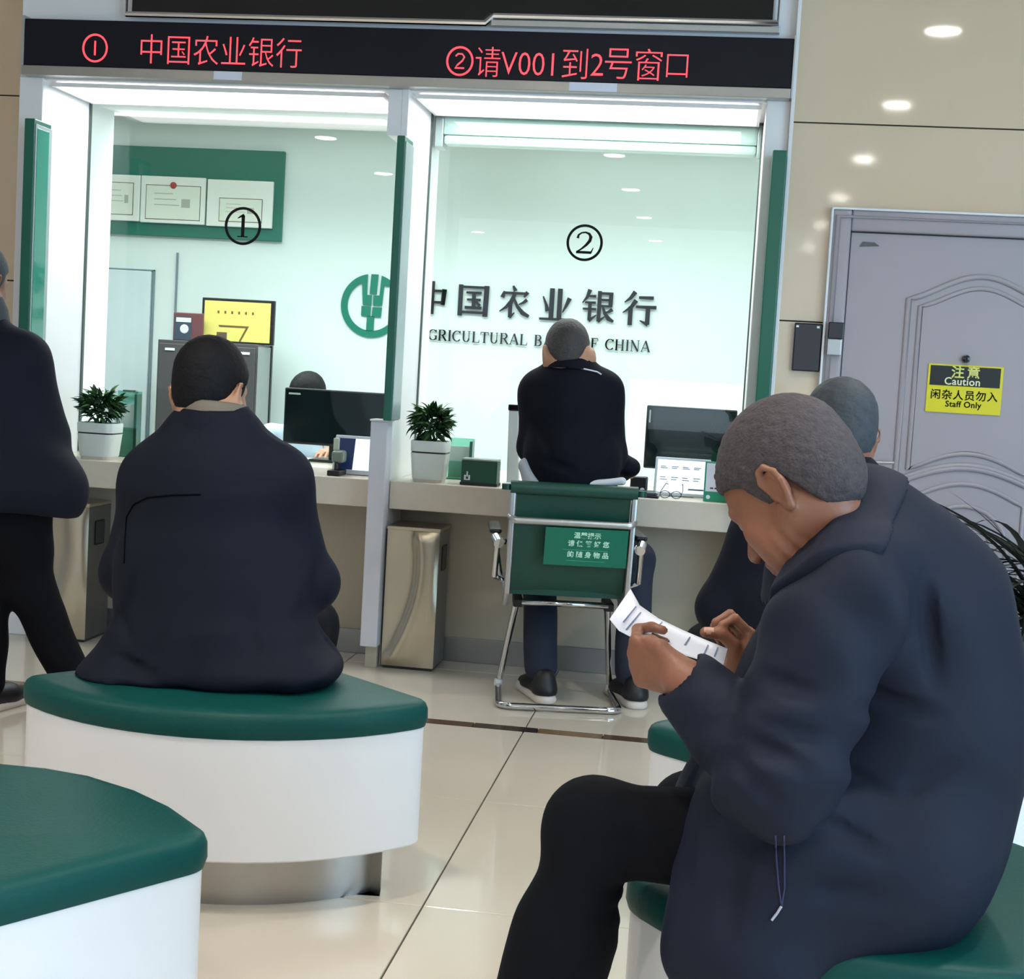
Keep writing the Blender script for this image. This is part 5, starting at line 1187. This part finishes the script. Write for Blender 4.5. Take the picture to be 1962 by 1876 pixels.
man3 = person('person', 'man in a black jacket seen from behind in the green chair at window two', B, .0065, hd, hd.hair([(-.13, -.092), (-.06, -.088), (-.043, -.066), (-.036, -.02), (-.018, .024), (-.002, .022), (.004, -.016), (.020, -.014), (.032, .040), (.060, .066), (.085, .078), (.12, .082)], .009, .0015, 13, 240), .006,
   [('jacket', J, .008, M('black_jacket', (12, 14, 26), .8, spec=.15, bump=.04, bscale=200)), ('shirt_tail', tail, .007, M('grey_shirt_tail', (168, 172, 180), .7, bump=.1)), ('shirt_tail', tail2, .006, shirtw), ('trousers', Tr, .009, M('blue_black_jeans', (30, 36, 54), .85, bump=.1, bscale=200))], skin2, M('cropped_hair', (58, 54, 54), .65, bump=.5, bscale=140, var=.2, vscale=80))
for an in (legs3[0][2], legs3[1][2]): add_shoe(man3, (an[0]-.01, an[1]+.02, 0), (-.42, .9, 0), st=.034)
collar(man3, neck-UP*.03, neck+UP*.022+np.array([0, .004, 0]), .090, .070, 'collar', MATS['black_jacket'])
collar(man3, neck-UP*.0, neck+UP*.050+np.array([0, .006, 0]), .068, .063, 'shirt_collar', shirtw)
jk3 = [c for c in man3.children if c.name.startswith('jacket')][0]
seam(jk3, [(1106, 704), (1118, 707), (1132, 710), (1144, 713), (1152, 718)], 'jacket_trim', shirtw, .0028, .001)

# ---------------- the man behind the reader, facing the counter
hd = Head(A3(1606, 834, 3.50), nrm_((-.42, .90, -.18)), (-.06, .18, 1), .93)
neck, chest, pelv = A3(1600, 905, 3.48), A3(1560, 1040, 3.46), A3(1560, 1330, 3.46); Rr5 = nrm_((.92, .38, 0))
B = SDF(); hd.add(B); B.cap(hd.w(-.03, 0, -.035), neck, .058, .064, .03); B.cap(neck, chest, .06, .09, .05, (Rr5, 1.2)); B.cap(chest, pelv, .09, .11, .05, (Rr5, 1.2))
shL, shR = A3(1465, 1025, 3.42), A3(1722, 1010, 3.56); elL, elR = A3(1388, 1165, 3.44), A3(1740, 1180, 3.62); wrL, wrR = A3(1440, 1215, 3.68), A3(1640, 1210, 3.80)
for s_, e_, w_, sd in ((shL, elL, wrL, 1), (shR, elR, wrR, -1)):
    B.cap(chest, s_, .07, .045, .05); B.cap(s_, e_, .045, .040, .02); B.cap(e_, w_, .04, .03, .02); hand(B, w_, nrm_((-.1+.3*sd, 1, -.2)), (0, 0, -1), sd, (.5, .5, .55, .6))
legs5 = [(pelv+np.array([hx, .02, .0]), np.array([pelv[0]+kx-.12, 3.90, .50]), np.array([pelv[0]+kx-.13, 3.95, .09])) for hx, kx in ((-.09, -.12), (.10, .14))]
for hp, kn, an in legs5: B.cap(hp, kn, .08, .055, .04); B.cap(kn, an, .05, .036, .02)
J = SDF(); J.cap(A3(1590, 1010, 3.47), A3(1570, 1180, 3.45), .145, .150, .06, (Rr5, 1.25)); J.cap(A3(1570, 1180, 3.45), A3(1560, 1320, 3.44), .150, .170, .06, (Rr5, 1.3))
J.cap(shL, shR, .072, .072, .06); J.cap(neck-UP*.02, A3(1590, 1010, 3.47), .082, .13, .05, (Rr5, 1.25))
J.cap(shL, elL, .078, .064, .04); J.cap(elL, wrL, .062, .046, .03); J.cap(shR, elR, .076, .064, .04); J.cap(elR, wrR, .062, .046, .03)
J.disp = waves(51, .007, 28, 6, (1, .6, .5))
Tr = SDF()
for hp, kn, an in legs5: Tr.cap(hp, kn, .10, .075, .05); Tr.cap(kn, an, .072, .058, .03)
man5 = person('person', 'man in a navy jacket sitting behind the reading man and facing the counter', B, .007, hd, hd.hair(LINE_BACK, .009, .002, 15, 240), .006,
   [('jacket', J, .009, navy2), ('trousers', Tr, .012, trous)], skin, hairg2)
collar(man5, neck-UP*.03, neck+UP*.045, .100, .078, 'collar', navy2)
for hp, kn, an in legs5: add_shoe(man5, (an[0], an[1]+.04, 0), (0, 1, 0))

# ---------------- the man standing at the left edge
yS = 4.5
hd = Head(A3(-42, 545, yS+.04), nrm_((.10, .95, -.25)), (0, .25, 1), 1.0)
neck, chest, pelv = A3(-45, 600, yS), A3(-30, 720, yS), A3(0, 960, yS)
B = SDF(); hd.add(B); B.cap(hd.w(-.03, 0, -.035), neck, .058, .064, .03); B.cap(neck, chest, .07, .10, .05, (R2, 1.3)); B.cap(chest, pelv, .10, .09, .05, (R2, 1.25))
shL, shR = A3(-150, 690, yS), A3(42, 690, yS); elL, elR = A3(-170, 830, yS-.02), A3(84, 835, yS+.06); wrL, wrR = A3(-120, 850, yS+.24), A3(20, 845, yS+.27)
for s_, e_, w_, sd in ((shL, elL, wrL, 1), (shR, elR, wrR, -1)):
    B.cap(chest, s_, .07, .045, .05); B.cap(s_, e_, .045, .040, .02); B.cap(e_, w_, .04, .03, .02); hand(B, w_, nrm_((.2*sd, 1, -.1)), (0, 0, -1), sd, (.5, .5, .55, .6))
hipR, hipL = A3(40, 985, yS), A3(-50, 985, yS)
legs1 = ((hipR, A3(58, 1130, yS+.06), atz(138, 1300, .10)), (hipL, A3(-30, 1150, yS+.04), np.array([A3(5, 1335, 4.55)[0]-.04, 4.50, .10])))
for hp, kn, an in legs1: B.cap(hp, kn, .08, .055, .04); B.cap(kn, an, .05, .036, .02)
J = SDF(); J.cap(A3(-35, 720, yS), A3(0, 930, yS), .155, .185, .06, (R2, 1.22)); J.cap(shL, shR, .075, .078, .06); J.cap(neck-UP*.02, A3(-35, 700, yS), .08, .13, .05, (R2, 1.25))
J.cap(shL, elL, .08, .068, .04); J.cap(elL, wrL, .066, .05, .03); J.cap(shR, elR, .082, .086, .05); J.cap(elR, wrR, .072, .052, .03)
J.cap(A3(-60, 945, yS), A3(94, 940, yS), .10, .110, .10); J.plane(A3(60, 976, yS), (-.10, 0, -1), .01)
J.disp = waves(61, .007, 26, 6, (1, .6, .5))
Tr = SDF()
for hp, kn, an in legs1: Tr.cap(hp, kn, .098, .078, .05); Tr.cap(kn, an+UP*.0, .078, .066, .03)
Tr.cap(A3(0, 935, yS), (hipL+hipR)/2, .13, .12, .05, (R2, 1.2)); Tr.disp = waves(64, .007, 34)
man1 = person('person', 'standing man in dark jacket and trousers cut off by the left edge', B, .007, hd, hd.hair(LINE_BACK, .009, .002, 16, 240), .007,
   [('jacket', J, .009, navy2), ('trousers', Tr, .010, trous)], skin, hairg2)
collar(man1, neck-UP*.03, neck+UP*.055, .105, .080, 'collar', M('grey_collar', (60, 64, 70), .8))
for hp, kn, an in legs1: add_shoe(man1, (an[0]+.02, an[1]+.03, 0), (.25, 1, 0))

# ---------------- the teller half hidden behind the left monitor
yT = 7.06
hd = Head(A3(588, 768, yT), nrm_((-.2, -.95, -.35)), (0, -.35, 1), .98)
neck, chest, pelv = A3(586, 812, yT+.03), A3(584, 880, yT+.06), A3(584, 1010, yT+.12)
B = SDF(); hd.add(B); B.cap(hd.w(-.03, 0, -.035), neck, .054, .058, .03); B.cap(neck, chest, .06, .11, .05, (R2, 1.3)); B.cap(chest, pelv, .11, .12, .05, (R2, 1.25))
shL, shR = A3(655, 838, yT+.05), A3(520, 836, yT+.05)
for s_, dx, sd in ((shL, .04, 1), (shR, -.04, -1)):
    e_ = s_+np.array([dx, -.02, -.0])-UP*.05; w_ = np.array([e_[0]-dx, yT-.14, ZC+.03]); B.cap(chest, s_, .08, .055, .05); B.cap(s_, e_, .045, .04, .02); B.cap(e_, w_, .038, .028, .02)
    hand(B, w_, (0, -1, 0), (0, 0, -1), -sd, (.3, .3, .3, .3))
J = SDF(); J.cap(chest, pelv, .125, .13, .05, (R2, 1.3)); J.cap(shL, shR, .06, .06, .05); J.cap(neck-UP*.01, chest, .06, .11, .05, (R2, 1.3))
for s_, dx in ((shL, .04), (shR, -.04)):
    e_ = s_+np.array([dx, -.02, 0])-UP*.05; w_ = np.array([e_[0]-dx, yT-.13, ZC+.04]); J.cap(s_, e_, .06, .052, .03); J.cap(e_, w_, .052, .042, .03)
J.disp = waves(71, .006, 36)
person('person', 'bank teller with black hair in a pale shirt half hidden behind the left monitor', B, .007, hd, hd.hair(LINE_BACK, .012, .0015, 17, 200), .006, [('shirt', J, .009, shirtb)], skin2, hairb)
